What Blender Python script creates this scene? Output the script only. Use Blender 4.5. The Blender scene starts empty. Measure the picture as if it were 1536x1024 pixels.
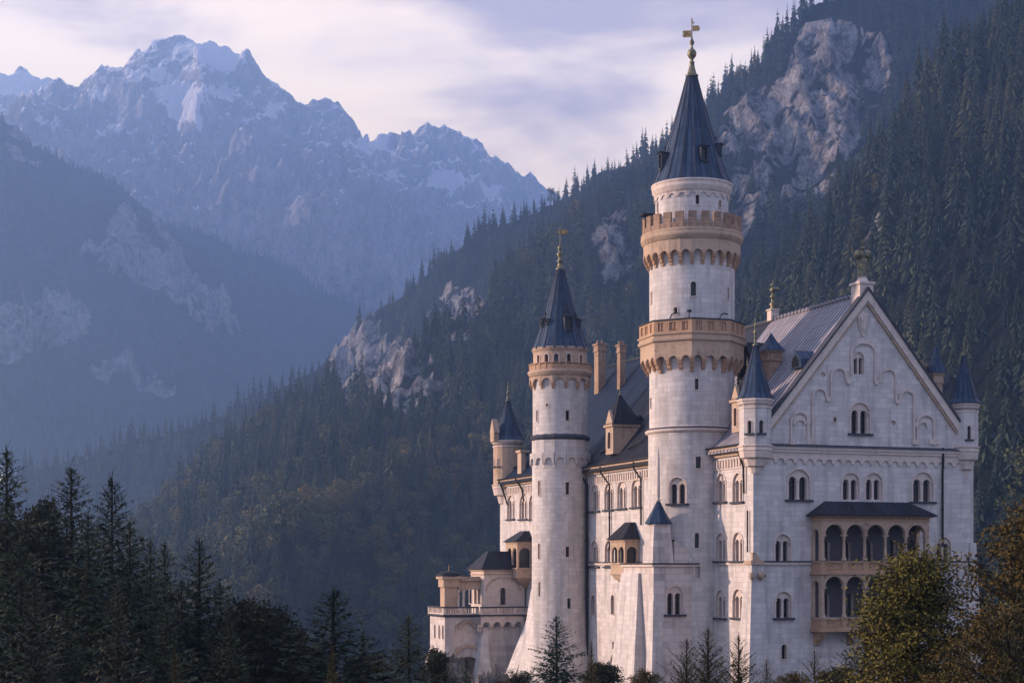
import bpy, math, random
import numpy as np
from mathutils import Vector, Matrix

# ------------------------------------------------------------------ camera
scene = bpy.context.scene
FPX = 2500.0            # focal length in pixels of the 1536 px wide photograph
HORIZON = 850.0         # picture row of the horizon
cam_data = bpy.data.cameras.new('camera')
cam_data.sensor_width = 36.0
cam_data.lens = FPX / 1536.0 * 36.0
cam_data.shift_y = (HORIZON - 512.0) / 1536.0
cam_data.clip_start = 1.0
cam_data.clip_end = 60000.0
cam = bpy.data.objects.new('camera', cam_data)
cam.location = (0, 0, 0)
cam.rotation_euler = (math.radians(90), 0, 0)
scene.collection.objects.link(cam)
scene.camera = cam

# ------------------------------------------------------------------ light
SUN_ELEV, SUN_AZ = 13.0, 180.0 - 9.0      # azimuth counted from +X towards +Y: the sun stands at the left, a little behind
EXPOSURE = 0.48
scene.view_settings.view_transform = 'Standard'
scene.view_settings.look = 'None'
scene.view_settings.gamma = 1.0
scene.view_settings.use_curve_mapping = False
scene.view_settings.exposure = EXPOSURE
scene.cycles.max_bounces = 6
scene.cycles.diffuse_bounces = 3
scene.cycles.glossy_bounces = 2
scene.cycles.transparent_max_bounces = 8
scene.cycles.volume_bounces = 3
scene.cycles.use_denoising = True

sd = bpy.data.lights.new('sun', 'SUN')
sd.energy = 5.0
sd.angle = math.radians(2.0)
sd.color = (1.0, 0.71, 0.55)
sun = bpy.data.objects.new('sun', sd)
a, e = math.radians(SUN_AZ), math.radians(SUN_ELEV)
sdir = Vector((math.cos(a) * math.cos(e), math.sin(a) * math.cos(e), math.sin(e)))
sun.rotation_euler = sdir.to_track_quat('Z', 'Y').to_euler()
sun.location = (-200, 0, 200)
scene.collection.objects.link(sun)

world = bpy.data.worlds.new('World')
scene.world = world
world.use_nodes = True
wt = world.node_tree
wt.nodes.clear()
def wn(t, **kw):
    n = wt.nodes.new(t)
    for k, v in kw.items():
        setattr(n, k, v)
    return n
wl = wt.links.new
sky = wn('ShaderNodeTexSky', sky_type='NISHITA', sun_disc=False)
sky.sun_elevation = e
sky.sun_rotation = math.radians(90.0) - a
sky.air_density = 1.0; sky.dust_density = 2.0
skm = wn('ShaderNodeVectorMath', operation='SCALE'); skm.inputs['Scale'].default_value = 0.12
wl(sky.outputs[0], skm.inputs[0])
tc = wn('ShaderNodeTexCoord')
sep = wn('ShaderNodeSeparateXYZ'); wl(tc.outputs['Generated'], sep.inputs[0])
def wm(op, a, b=None, c=None, clamp=False):
    n = wn('ShaderNodeMath', operation=op); n.use_clamp = clamp
    for i, v in enumerate((a, b, c)):
        if v is None: continue
        if isinstance(v, (int, float)): n.inputs[i].default_value = v
        else: wl(v, n.inputs[i])
    return n.outputs[0]
mp = wn('ShaderNodeMapping'); mp.inputs['Scale'].default_value = (1.0, 1.0, 3.1); mp.inputs['Rotation'].default_value = (0, math.radians(10), 0)
wl(tc.outputs['Generated'], mp.inputs[0])
n1 = wn('ShaderNodeTexNoise'); n1.inputs['Scale'].default_value = 5.5; n1.inputs['Detail'].default_value = 5; n1.inputs['Roughness'].default_value = 0.52; n1.inputs['Distortion'].default_value = 0.35
mp.inputs['Location'].default_value = (0.37, 0.1, 0.62)
wl(mp.outputs[0], n1.inputs['Vector'])
# cloud thickness: thicker overhead and to the right, thin band over the mountains
el = wm('MULTIPLY_ADD', sep.outputs['Z'], 5.0, -1.10)
az = wm('MULTIPLY_ADD', sep.outputs['X'], 1.5, 0.0)
t = wm('ADD', el, az)
t = wm('ADD', t, wm('MULTIPLY_ADD', n1.outputs['Fac'], 3.6, -1.8))
t = wm('ADD', t, 0.30, clamp=True)
ramp = wn('ShaderNodeValToRGB')
ramp.color_ramp.interpolation = 'B_SPLINE'
cr = ramp.color_ramp.elements
cr[0].position = 0.0; cr[0].color = (0.96, 0.71, 0.43, 1)
cr[1].position = 1.0; cr[1].color = (0.27, 0.19, 0.175, 1)
x = cr.new(0.35); x.color = (0.84, 0.62, 0.41, 1)
x = cr.new(0.68); x.color = (0.47, 0.33, 0.26, 1)
wl(t, ramp.inputs[0])
# clouds cover most of the sky, the clear sky shows through a little
mixc = wn('ShaderNodeMixRGB'); mixc.inputs[0].default_value = 0.88
skc = wn('ShaderNodeVectorMath', operation='SCALE'); skc.inputs['Scale'].default_value = 2.15
wl(ramp.outputs[0], skc.inputs[0])
wl(skm.outputs[0], mixc.inputs[1]); wl(skc.outputs[0], mixc.inputs[2])
bg = wn('ShaderNodeBackground'); bg.inputs['Strength'].default_value = 1.0
# the cloud deck is thin and bright overhead, above the dark band near the summits
ovr = wm('MULTIPLY', wm('SUBTRACT', sep.outputs['Z'], 0.42), 2.6, clamp=True)
mixo = wn('ShaderNodeMixRGB'); mixo.inputs[2].default_value = (0.58, 0.62, 0.92, 1)
wl(ovr, mixo.inputs[0]); wl(mixc.outputs[0], mixo.inputs[1])
# away from the sunset side the evening sky is dim and blue
bk = wm('MULTIPLY_ADD', sep.outputs['Y'], -1.3, 0.55, clamp=True)
mixb = wn('ShaderNodeMixRGB'); mixb.inputs[2].default_value = (0.42, 0.46, 0.68, 1)
wl(bk, mixb.inputs[0]); wl(mixo.outputs[0], mixb.inputs[1])
wl(mixb.outputs[0], bg.inputs['Color'])
wo = wn('ShaderNodeOutputWorld'); wl(bg.outputs[0], wo.inputs['Surface'])

# ------------------------------------------------------------------ helpers
C = scene.collection
def P(px, py, Y):
    """the world point seen at photograph pixel (px, py) at depth Y"""
    return ((px - 768.0) / FPX * Y, Y, (HORIZON - py) / FPX * Y)

def tag(o, label=None, cat=None, group=None, kind=None):
    if label: o['label'] = label
    if cat: o['category'] = cat
    if group: o['group'] = group
    if kind: o['kind'] = kind
    return o

TH = math.atan2(0.341, 0.940)               # the castle's own axes: u along its gable front, v along its long side
OX, OY = 22.62, 156.25
def uv2w(u, v, z=0.0):
    return Vector((OX + 0.940 * u - 0.341 * v, OY + 0.341 * u + 0.940 * v, z))
def thing(name, label, cat, loc, rot=0.0, group=None):
    o = bpy.data.objects.new(name, None)
    o.empty_display_size = 0.5
    C.objects.link(o)
    o.location = loc
    o.rotation_euler = (0, 0, rot)
    return tag(o, label, cat, group)

class MB:
    """collects shapes; build() links them as one mesh object"""
    def __init__(s):
        s.v = []; s.f = []; s.m = []; s.uv = []; s.sm = []
    def add(s, verts, faces, mi=0, uvs=None, smooth=False):
        b = len(s.v)
        s.v.extend([tuple(p) for p in verts])
        for i, f in enumerate(faces):
            s.f.append(tuple(b + k for k in f)); s.m.append(mi); s.sm.append(smooth)
            s.uv.append(uvs[i] if uvs else None)
        return s
    def box(s, x0, x1, y0, y1, z0, z1, mi=0):
        v = [(x0,y0,z0),(x1,y0,z0),(x1,y1,z0),(x0,y1,z0),(x0,y0,z1),(x1,y0,z1),(x1,y1,z1),(x0,y1,z1)]
        f = [(0,3,2,1),(4,5,6,7),(0,1,5,4),(1,2,6,5),(2,3,7,6),(3,0,4,7)]
        return s.add(v, f, mi)
    def hexa(s, b, t, mi=0):
        """b, t: four bottom and four top corners, counter-clockwise"""
        return s.add(list(b) + list(t), [(0,3,2,1),(4,5,6,7),(0,1,5,4),(1,2,6,5),(2,3,7,6),(3,0,4,7)], mi)
    def prism(s, poly, p0, ax, ay, n, mi=0, back=True):
        """polygon poly (2D, counter-clockwise seen against n) at p0 + x*ax + y*ay, extruded along n"""
        p0 = Vector(p0); ax = Vector(ax); ay = Vector(ay); n = Vector(n)
        k = len(poly)
        A = [p0 + ax * a + ay * b for a, b in poly]
        B = [p + n for p in A]
        f = [tuple(k + i for i in range(k))]
        if back: f.append(tuple(reversed(range(k))))
        for i in range(k):
            j = (i + 1) % k
            f.append((i, j, k + j, k + i))
        return s.add(A + B, f, mi)
    def strip(s, path, w, p0, ax, ay, n, mi=0):
        """flat band of width w along an open 2D path, standing out by n"""
        L = []; R = []
        m = len(path)
        for i in range(m):
            a = Vector(path[max(i - 1, 0)]); b = Vector(path[min(i + 1, m - 1)])
            d = (b - a); d.normalize()
            q = Vector((-d.y, d.x)) * (w / 2)
            c = Vector(path[i])
            L.append(c + q); R.append(c - q)
        for i in range(m - 1):
            s.prism([tuple(R[i]), tuple(R[i+1]), tuple(L[i+1]), tuple(L[i])], p0, ax, ay, n, mi)
        return s
    def lathe(s, prof, n=24, c=(0, 0), a0=0.0, mi=0, smooth=True, a1=None, dome=False):
        """profile of (r, z) from bottom to top round the vertical axis at c"""
        full = a1 is None
        span = 2 * math.pi if full else a1 - a0
        cols = n if full else n + 1
        v = []
        for r, z in prof:
            for i in range(cols):
                t = a0 + span * i / n
                v.append((c[0] + r * math.cos(t), c[1] + r * math.sin(t), z))
        f = []; uvs = []
        rm = max(r for r, z in prof)
        per = 2 * math.pi * rm / (2 * math.pi / span) / n
        for k in range(len(prof) - 1):
            for i in range(n):
                j = (i + 1) % cols if full else i + 1
                f.append((k*cols + i, k*cols + j, (k+1)*cols + j, (k+1)*cols + i))
                z0, z1 = prof[k][1], prof[k+1][1]
                uvs.append(((i*per, z0), ((i+1)*per, z0), ((i+1)*per, z1), (i*per, z1)))
        s.add(v, f, mi, uvs, smooth)
        if full:
            k = len(prof) - 1
            for kk, rev in ((k, False), (0, True)):
                if prof[kk][0] > 0.02:
                    ring = [v[kk*cols + i] for i in range(cols)]
                    s.add(ring, [tuple(range(cols)) if not rev else tuple(reversed(range(cols)))], mi)
        return s
    def tube(s, pts, rad, n=6, mi=0, taper=None, smooth=True):
        pts = [Vector(p) for p in pts]
        v = []; m = len(pts)
        for i, p in enumerate(pts):
            d = pts[min(i+1, m-1)] - pts[max(i-1, 0)]
            if d.length < 1e-9: d = Vector((0, 0, 1))
            d.normalize()
            up = Vector((0, 0, 1)) if abs(d.z) < 0.9 else Vector((1, 0, 0))
            x = d.cross(up).normalized(); y = d.cross(x)
            r = rad if taper is None else rad + (taper - rad) * i / (m - 1)
            for k in range(n):
                t = 2 * math.pi * k / n
                v.append(p + x * (r * math.cos(t)) + y * (r * math.sin(t)))
        f = []
        for i in range(m - 1):
            for k in range(n):
                j = (k + 1) % n
                f.append((i*n + k, i*n + j, (i+1)*n + j, (i+1)*n + k))
        f.append(tuple(range(n))); f.append(tuple((m-1)*n + k for k in reversed(range(n))))
        return s.add(v, f, mi, None, smooth)
    def mesh(s, name, mats):
        me = bpy.data.meshes.new(name)
        me.from_pydata(s.v, [], s.f)
        if not isinstance(mats, (list, tuple)): mats = [mats]
        for m in mats: me.materials.append(m)
        me.polygons.foreach_set('material_index', s.m)
        me.polygons.foreach_set('use_smooth', s.sm)
        uvl = me.uv_layers.new(name='UVMap')
        me.update()
        nl = len(me.loops)
        out = np.zeros((nl, 2), dtype=np.float32)
        co = np.array(s.v, dtype=np.float64)
        li = 0
        for fi, f in enumerate(s.f):
            u = s.uv[fi]
            if u is not None:
                for k, q in enumerate(u): out[li + k] = q
            else:
                nn = me.polygons[fi].normal
                if abs(nn.z) > 0.8:
                    for k, vi in enumerate(f): out[li + k] = co[vi][:2]
                else:
                    l = math.hypot(nn.x, nn.y) or 1.0
                    tx, ty = -nn.y / l, nn.x / l
                    for k, vi in enumerate(f):
                        out[li + k] = (co[vi][0]*tx + co[vi][1]*ty, co[vi][2])
            li += len(f)
        uvl.data.foreach_set('uv', out.ravel())
        return me
    def build(s, name, mats, parent=None, label=None):
        if not s.f: return None
        o = bpy.data.objects.new(name, s.mesh(name, mats))
        C.objects.link(o)
        if parent: o.parent = parent
        if label: o['label'] = label
        return o

def arch_poly(w, h, n=10, z0=0.0):
    """round-headed opening, width w, total height h, centred on x=0, counter-clockwise"""
    r = w / 2
    p = [(-r, z0), (r, z0)]
    for i in range(n + 1):
        t = math.pi * i / n
        p.append((r * math.cos(t), z0 + h - r + r * math.sin(t)))
    return p

# ------------------------------------------------------------------ numpy noise
def _hash(ix, iy, iz, seed):
    h = (ix.astype(np.int64) * 374761393 + iy.astype(np.int64) * 668265263 + iz.astype(np.int64) * 2147483647 + seed * 144269) & 0x7fffffff
    h = (h ^ (h >> 13)) * 1274126177 & 0x7fffffff
    h = (h ^ (h >> 16)) * 69069 & 0x7fffffff
    return (h ^ (h >> 15)) & 0xffff
def vnoise(x, y, seed=0):
    """2D gradient noise in about -1..1"""
    ix = np.floor(x); iy = np.floor(y)
    fx = x - ix; fy = y - iy
    sx = fx*fx*fx*(fx*(fx*6-15)+10); sy = fy*fy*fy*(fy*(fy*6-15)+10)
    z = np.zeros_like(ix)
    def g(dx, dy):
        a = _hash(ix + dx, iy + dy, z, seed) * (2 * math.pi / 65536.0)
        return np.cos(a) * (fx - dx) + np.sin(a) * (fy - dy)
    a = g(0, 0) + sx * (g(1, 0) - g(0, 0))
    b = g(0, 1) + sx * (g(1, 1) - g(0, 1))
    return (a + sy * (b - a)) * 1.5
def fbm(x, y, oct=5, seed=0, lac=2.03, gain=0.5):
    s = 0; a = 1.0; f = 1.0
    for k in range(oct):
        s = s + a * vnoise(x * f + 13.7 * k, y * f - 7.1 * k, seed + k); a *= gain; f *= lac
    return s
def ridged(x, y, oct=5, seed=0, lac=2.1, gain=0.5):
    s = 0; a = 1.0; f = 1.0; w = 1.0
    for k in range(oct):
        n = 1.0 - np.abs(vnoise(x * f + 9.3 * k, y * f + 3.3 * k, seed + k)); n = n * n * w
        s = s + a * n; w = np.clip(n * 1.6, 0, 1); a *= gain; f *= lac
    return s
# ------------------------------------------------------------------ materials
class NT:
    def __init__(s, name):
        s.m = bpy.data.materials.new(name); s.m.use_nodes = True
        s.t = s.m.node_tree; s.b = s.t.nodes['Principled BSDF']
    def n(s, t, **kw):
        k = s.t.nodes.new(t)
        for a, v in kw.items(): setattr(k, a, v)
        return k
    def l(s, a, b): s.t.links.new(a, b)
    def math(s, op, a, b=None, c=None, clamp=False):
        k = s.n('ShaderNodeMath', operation=op); k.use_clamp = clamp
        for i, v in enumerate((a, b, c)):
            if v is None: continue
            if isinstance(v, (int, float)): k.inputs[i].default_value = v
            else: s.l(v, k.inputs[i])
        return k.outputs[0]
    def noise(s, scale, detail=4, rough=0.55, vec=None, dist=0.0, mapscale=None):
        k = s.n('ShaderNodeTexNoise'); k.inputs['Scale'].default_value = scale; k.inputs['Detail'].default_value = detail
        k.inputs['Roughness'].default_value = rough; k.inputs['Distortion'].default_value = dist
        if vec is not None:
            if mapscale:
                mp = s.n('ShaderNodeMapping'); mp.inputs['Scale'].default_value = mapscale
                s.l(vec, mp.inputs[0]); vec = mp.outputs[0]
            s.l(vec, k.inputs['Vector'])
        return k.outputs['Fac']
    def ramp(s, fac, stops, interp='LINEAR'):
        k = s.n('ShaderNodeValToRGB'); k.color_ramp.interpolation = interp
        e = k.color_ramp.elements
        while len(e) < len(stops): e.new(0.5)
        for i, (p, c) in enumerate(stops):
            e[i].position = p; e[i].color = (c[0], c[1], c[2], 1) if isinstance(c, tuple) else (c, c, c, 1)
        s.l(fac, k.inputs[0]); return k.outputs[0]
    def mix(s, f, a, b, mode='MIX'):
        k = s.n('ShaderNodeMixRGB', blend_type=mode)
        for i, v in enumerate((f, a, b)):
            if isinstance(v, (int, float)): k.inputs[i].default_value = v if i == 0 else (v, v, v, 1)
            elif isinstance(v, tuple): k.inputs[i].default_value = (v[0], v[1], v[2], 1)
            else: s.l(v, k.inputs[i])
        return k.outputs[0]
    def bump(s, h, strength=0.3, dist=0.1):
        k = s.n('ShaderNodeBump'); k.inputs['Strength'].default_value = strength; k.inputs['Distance'].default_value = dist
        s.l(h, k.inputs['Height']); s.l(k.outputs[0], s.b.inputs['Normal'])
    def col(s, c):
        if isinstance(c, tuple): s.b.inputs['Base Color'].default_value = (c[0], c[1], c[2], 1)
        else: s.l(c, s.b.inputs['Base Color'])
    def set(s, rough=0.8, metal=0.0, spec=0.3):
        s.b.inputs['Roughness'].default_value = rough; s.b.inputs['Metallic'].default_value = metal
        s.b.inputs['Specular IOR Level'].default_value = spec
        return s.m
    def obj(s): return s.n('ShaderNodeTexCoord').outputs['Object']
    def uv(s): return s.n('ShaderNodeTexCoord').outputs['UV']
    def geo(s): return s.n('ShaderNodeNewGeometry')
    def attr(s, name): return s.n('ShaderNodeAttribute', attribute_name=name)

def ashlar(name, base, dark, bw=1.15, bh=0.48, contrast=0.5, mortar=0.02, stain=0.5):
    """coursed limestone blocks of uneven length with weathering streaks"""
    k = NT(name); uv = k.uv(); ob = k.obj()
    wob = k.noise(0.35, 2, 0.5, ob)
    br = k.n('ShaderNodeTexBrick'); br.inputs['Scale'].default_value = 1.0
    br.inputs['Brick Width'].default_value = bw; br.inputs['Row Height'].default_value = bh
    br.inputs['Mortar Size'].default_value = mortar; br.inputs['Mortar Smooth'].default_value = 0.4
    br.inputs['Bias'].default_value = 0.0; br.offset = 0.43; br.squash = 0.7; br.squash_frequency = 3
    br.inputs['Color1'].default_value = (0, 0, 0, 1); br.inputs['Color2'].default_value = (1, 1, 1, 1); br.inputs['Mortar'].default_value = (0.5, 0.5, 0.5, 1)
    k.l(uv, br.inputs['Vector'])
    blotch = k.noise(0.22, 5, 0.6, ob)
    fine = k.noise(5.0, 5, 0.65, ob)
    streak = k.noise(1.0, 5, 0.6, ob, 0.2, (1.1, 1.1, 0.16))
    tone = k.math('ADD', k.math('MULTIPLY', br.outputs['Color'], contrast * 0.62), k.math('MULTIPLY', fine, 0.35))
    tone = k.math('ADD', tone, k.math('MULTIPLY', blotch, 0.42))
    c = k.ramp(tone, [(0.22, dark), (0.58, base), (0.90, tuple(min(1, x * 1.10) for x in base))])
    st = k.ramp(k.math('MULTIPLY', streak, k.math('ADD', blotch, 0.55)), [(0.48, 0.0), (0.72, 1.0)])
    c = k.mix(k.math('MULTIPLY', st, stain), c, tuple(x * 0.56 for x in dark))
    c = k.mix(k.math('MULTIPLY', br.outputs['Fac'], 0.75), c, tuple(x * 0.62 for x in base))
    k.col(c)
    h = k.math('ADD', k.math('MULTIPLY', br.outputs['Fac'], -0.8), k.math('MULTIPLY', fine, 0.7))
    h = k.math('ADD', h, k.math('MULTIPLY', br.outputs['Color'], 0.5))
    k.bump(h, 0.55, 0.035)
    return k.set(0.85, 0, 0.25)

def plain_stone(name, base, dark, scale=2.0):
    k = NT(name); ob = k.obj()
    f = k.noise(scale, 6, 0.65, ob, 0.3); g = k.noise(0.5, 3, 0.5, ob)
    s = k.noise(1.0, 4, 0.6, ob, 0.2, (2.5, 2.5, 0.25))
    t = k.math('MULTIPLY_ADD', f, 0.5, k.math('MULTIPLY', k.math('ADD', g, s), 0.28))
    c = k.ramp(t, [(0.30, dark), (0.52, base), (0.75, tuple(min(1, x * 1.12) for x in base))])
    k.col(c); k.bump(f, 0.5, 0.05)
    return k.set(0.85, 0, 0.25)

def slate(name, base, light, seam=0.55, seam_axis='uv', metal=0.0, rough=0.45, line=0.08, amp=1.0):
    """sheet roofing with standing seams"""
    k = NT(name); uv = k.uv(); ob = k.obj()
    sp = k.n('ShaderNodeSeparateXYZ'); k.l(uv, sp.inputs[0])
    fr = k.math('FRACT', k.math('DIVIDE', sp.outputs[0], seam))
    d = k.math('ABSOLUTE', k.math('SUBTRACT', fr, 0.5))
    ln = k.math('GREATER_THAN', d, 0.5 - line)
    row = k.math('FRACT', k.math('DIVIDE', sp.outputs[1], 1.9))
    ln2 = k.math('LESS_THAN', row, 0.03)
    idx = k.math('FLOOR', k.math('DIVIDE', sp.outputs[0], seam))
    wn_ = k.n('ShaderNodeTexWhiteNoise', noise_dimensions='2D')
    cb = k.n('ShaderNodeCombineXYZ'); k.l(idx, cb.inputs[0]); k.l(k.math('FLOOR', k.math('DIVIDE', sp.outputs[1], 1.9)), cb.inputs[1])
    k.l(cb.outputs[0], wn_.inputs['Vector'])
    f = k.noise(0.8, 5, 0.6, ob); s = k.noise(1.0, 5, 0.65, ob, 0.3, (2.2, 2.2, 0.25))
    t = k.math('ADD', k.math('MULTIPLY', f, 0.4), k.math('MULTIPLY', s, 0.4))
    t = k.math('ADD', t, k.math('MULTIPLY', wn_.outputs['Value'], 0.22))
    c = k.ramp(t, [(0.30, base), (0.72, light)])
    c = k.mix(k.math('MULTIPLY', k.math('MAXIMUM', ln, k.math('MULTIPLY', ln2, 0.6)), 0.55 * amp), c, tuple(x * 0.5 for x in base))
    k.col(c)
    k.bump(k.math('ADD', k.math('MULTIPLY', ln, 1.0), k.math('MULTIPLY', f, 0.25)), 0.6, 0.05)
    return k.set(rough, metal, 0.08)

M = {}
M['stone'] = ashlar('white_limestone', (0.61, 0.565, 0.535), (0.38, 0.35, 0.34), contrast=0.32, stain=0.5)
M['stone_lower'] = ashlar('lower_limestone', (0.54, 0.48, 0.45), (0.31, 0.275, 0.265), 1.5, 0.66, contrast=0.7, stain=0.5)
M['trim'] = plain_stone('carved_limestone', (0.56, 0.47, 0.415), (0.30, 0.245, 0.215))
M['warm'] = plain_stone('ochre_sandstone', (0.40, 0.25, 0.155), (0.16, 0.10, 0.065), 2.6)
M['warmtrim'] = plain_stone('pale_sandstone', (0.42, 0.305, 0.220), (0.13, 0.09, 0.065), 2.2)
M['brickwarm'] = ashlar('sandstone_masonry', (0.33, 0.22, 0.15), (0.15, 0.10, 0.075), 0.6, 0.3, 1.1, 0.03, 0.5)
M['roof'] = slate('dark_blue_roof', (0.017, 0.034, 0.064), (0.058, 0.084, 0.135), 0.62, rough=0.42, amp=1.6)
M['hallroof'] = slate('blue_hall_roof', (0.004, 0.010, 0.026), (0.013, 0.028, 0.060), 0.9, rough=0.6, amp=1.7)
M['roofgrey'] = slate('grey_seamed_roof', (0.19, 0.18, 0.205), (0.36, 0.34, 0.38), 0.72, rough=0.5, line=0.19, amp=1.8)
M['roofdark'] = slate('dark_slate_roof', (0.012, 0.014, 0.020), (0.036, 0.037, 0.048), 0.5, rough=0.5)
M['loggia_shade'] = plain_stone('painted_shade_stone', (0.07, 0.064, 0.07), (0.03, 0.028, 0.032))  # near-black tone that paints the shade inside the loggia
M['lead'] = plain_stone('dark_lead', (0.045, 0.05, 0.065), (0.02, 0.024, 0.033))
M['iron'] = plain_stone('dark_iron', (0.02, 0.02, 0.024), (0.01, 0.01, 0.012))
k = NT('weathered_bronze'); f = k.noise(2.5, 5, 0.6, k.obj())
k.col(k.ramp(f, [(0.32, (0.05, 0.06, 0.045)), (0.5, (0.14, 0.14, 0.09)), (0.66, (0.28, 0.215, 0.12))])); k.bump(f, 0.6, 0.1)
M['bronze'] = k.set(0.5, 0.6, 0.5)
k = NT('old_gilding'); f = k.noise(4.0, 4, 0.6, k.obj())
k.col(k.ramp(f, [(0.4, (0.16, 0.10, 0.04)), (0.65, (0.55, 0.36, 0.13))])); M['gold'] = k.set(0.4, 0.8, 0.5)
k = NT('dark_window_glass'); f = k.noise(1.3, 2, 0.5, k.obj())
k.col(k.ramp(k.math('ADD', k.math('MULTIPLY', f, 0.5), k.math('MULTIPLY', k.n('ShaderNodeObjectInfo').outputs['Random'], 0.5)), [(0.3, (0.006, 0.007, 0.009)), (0.7, (0.028, 0.03, 0.036)), (0.85, (0.06, 0.055, 0.05))])); M['glass'] = k.set(0.12, 0, 0.3)
k = NT('wooden_window_bars'); k.col((0.035, 0.03, 0.028)); M['bars'] = k.set(0.6)

# ground and rock
k = NT('forest_floor'); ob = k.obj(); f = k.noise(0.02, 6, 0.7, ob); g = k.noise(0.35, 4, 0.6, ob)
k.col(k.ramp(k.math('ADD', k.math('MULTIPLY', f, 0.6), k.math('MULTIPLY', g, 0.4)), [(0.35, (0.020, 0.026, 0.017)), (0.55, (0.035, 0.042, 0.022)), (0.7, (0.07, 0.06, 0.035))]))
k.bump(g, 0.8, 0.8); M['floor'] = k.set(0.95, 0, 0.1)

def rock_nodes(k, ob, s=1.0, base=(0.35, 0.32, 0.305), dark=(0.07, 0.067, 0.070)):
    a_ = k.noise(0.022 * s, 9, 0.72, ob, 0.5, (1, 1, 0.5))
    b_ = k.noise(0.14 * s, 8, 0.72, ob, 0.5, (1, 0.22, 0.22))
    c_ = k.noise(0.45 * s, 5, 0.7, ob, 0.5)
    vo = k.n('ShaderNodeTexVoronoi', feature='DISTANCE_TO_EDGE'); vo.inputs['Scale'].default_value = 0.075 * s
    mp = k.n('ShaderNodeMapping'); mp.inputs['Scale'].default_value = (1, 0.3, 0.3); k.l(ob, mp.inputs[0])
    wv = k.n('ShaderNodeVectorMath', operation='ADD'); ns = k.n('ShaderNodeTexNoise'); ns.inputs['Scale'].default_value = 0.11 * s; ns.inputs['Detail'].default_value = 5
    k.l(ob, ns.inputs['Vector']); sc = k.n('ShaderNodeVectorMath', operation='SCALE'); sc.inputs['Scale'].default_value = 22.0 / s; k.l(ns.outputs['Color'], sc.inputs[0])
    k.l(mp.outputs[0], wv.inputs[0]); k.l(sc.outputs[0], wv.inputs[1]); k.l(wv.outputs[0], vo.inputs['Vector'])
    cr_ = k.math('MULTIPLY', vo.outputs['Distance'], 5.0, clamp=True)
    t = k.math('ADD', k.math('MULTIPLY', a_, 0.42), k.math('MULTIPLY', b_, 0.42)); t = k.math('ADD', t, k.math('MULTIPLY', c_, 0.22))
    t = k.math('ADD', t, k.math('MULTIPLY', k.math('SUBTRACT', cr_, 0.6), 0.07))
    c = k.ramp(t, [(0.42, dark), (0.50, tuple(x * .45 + y * .55 for x, y in zip(base, dark))), (0.56, base), (0.66, tuple(x * 1.5 for x in base))])
    return c, t

k = NT('wooded_hillside'); ob = k.obj()
rc, rt = rock_nodes(k, ob)
at = k.attr('rock').outputs['Fac']
gm = k.noise(0.06, 4, 0.65, ob)
mask = k.math('MULTIPLY', at, k.ramp(k.math('ADD', k.math('MULTIPLY', gm, 0.8), k.math('MULTIPLY', at, 0.22)), [(0.50, 0.0), (0.60, 1.0)]))
fl = k.ramp(k.noise(0.05, 5, 0.7, ob), [(0.35, (0.006, 0.009, 0.006)), (0.6, (0.016, 0.020, 0.012))])
k.col(k.mix(mask, fl, rc)); k.bump(rt, 1.0, 22.0)
M['hill'] = k.set(0.95, 0, 0.1)

k = NT('far_hillside'); ob = k.obj()
rc, rt = rock_nodes(k, ob, 0.6, (0.32, 0.30, 0.29), (0.07, 0.067, 0.068))
at = k.attr('rock').outputs['Fac']
gm = k.noise(0.02, 5, 0.7, ob)
mask = k.math('MULTIPLY', at, k.ramp(k.math('ADD', k.math('MULTIPLY', gm, 0.8), k.math('MULTIPLY', at, 0.22)), [(0.44, 0.0), (0.54, 1.0)]))
fl = k.ramp(k.noise(0.02, 6, 0.75, ob), [(0.35, (0.008, 0.011, 0.008)), (0.62, (0.022, 0.026, 0.017))])
k.col(k.mix(mask, fl, rc)); k.bump(rt, 1.0, 45.0)
M['hillfar'] = k.set(0.95, 0, 0.1)

k = NT('alpine_rock_and_snow'); ob = k.obj()
rc, rt = rock_nodes(k, ob, 0.36, (0.30, 0.28, 0.275), (0.10, 0.096, 0.097))
geo = k.geo(); spn = k.n('ShaderNodeSeparateXYZ'); k.l(geo.outputs['Normal'], spn.inputs[0])
spo = k.n('ShaderNodeSeparateXYZ'); k.l(geo.outputs['Position'], spo.inputs[0])
s1 = k.noise(0.0075, 7, 0.68, ob, 0.8); s2 = k.noise(0.033, 5, 0.7, ob, 0.6, (1, 1, 0.5))
alt = k.math('MULTIPLY_ADD', spo.outputs[2], 1 / 1800.0, 0.0)
sn = k.attr('snow').outputs['Fac']
t = k.math('ADD', k.math('MULTIPLY', s1, 0.75), k.math('MULTIPLY', s2, 0.45))
t = k.math('ADD', t, k.math('MULTIPLY', spn.outputs[2], 0.32)); t = k.math('ADD', t, k.math('MULTIPLY', alt, 0.36)); t = k.math('ADD', t, k.math('MULTIPLY', sn, 0.42))
snow = k.ramp(t, [(0.0, 0.0), (0.985, 0.0), (1.0, 0.0)])
snow = k.math('MULTIPLY', k.math('SUBTRACT', t, 1.17), 26.0, clamp=True)
w1 = k.noise(0.0067, 6, 0.7, ob, 0.4); w2 = k.noise(0.05, 4, 0.7, ob)
tw = k.math('ADD', k.math('MULTIPLY', w1, 0.9), k.math('MULTIPLY', w2, 0.5)); tw = k.math('SUBTRACT', tw, k.math('MULTIPLY', alt, 1.0))
wood = k.math('MULTIPLY', k.math('SUBTRACT', tw, 0.27), 9.0, clamp=True)
c = k.mix(k.math('MULTIPLY', wood, 0.85), rc, (0.03, 0.038, 0.03))
c = k.mix(snow, c, (0.88, 0.88, 0.90))
k.col(c); k.bump(rt, 1.0, 60.0)
M['alp'] = k.set(0.95, 0, 0.1)

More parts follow.
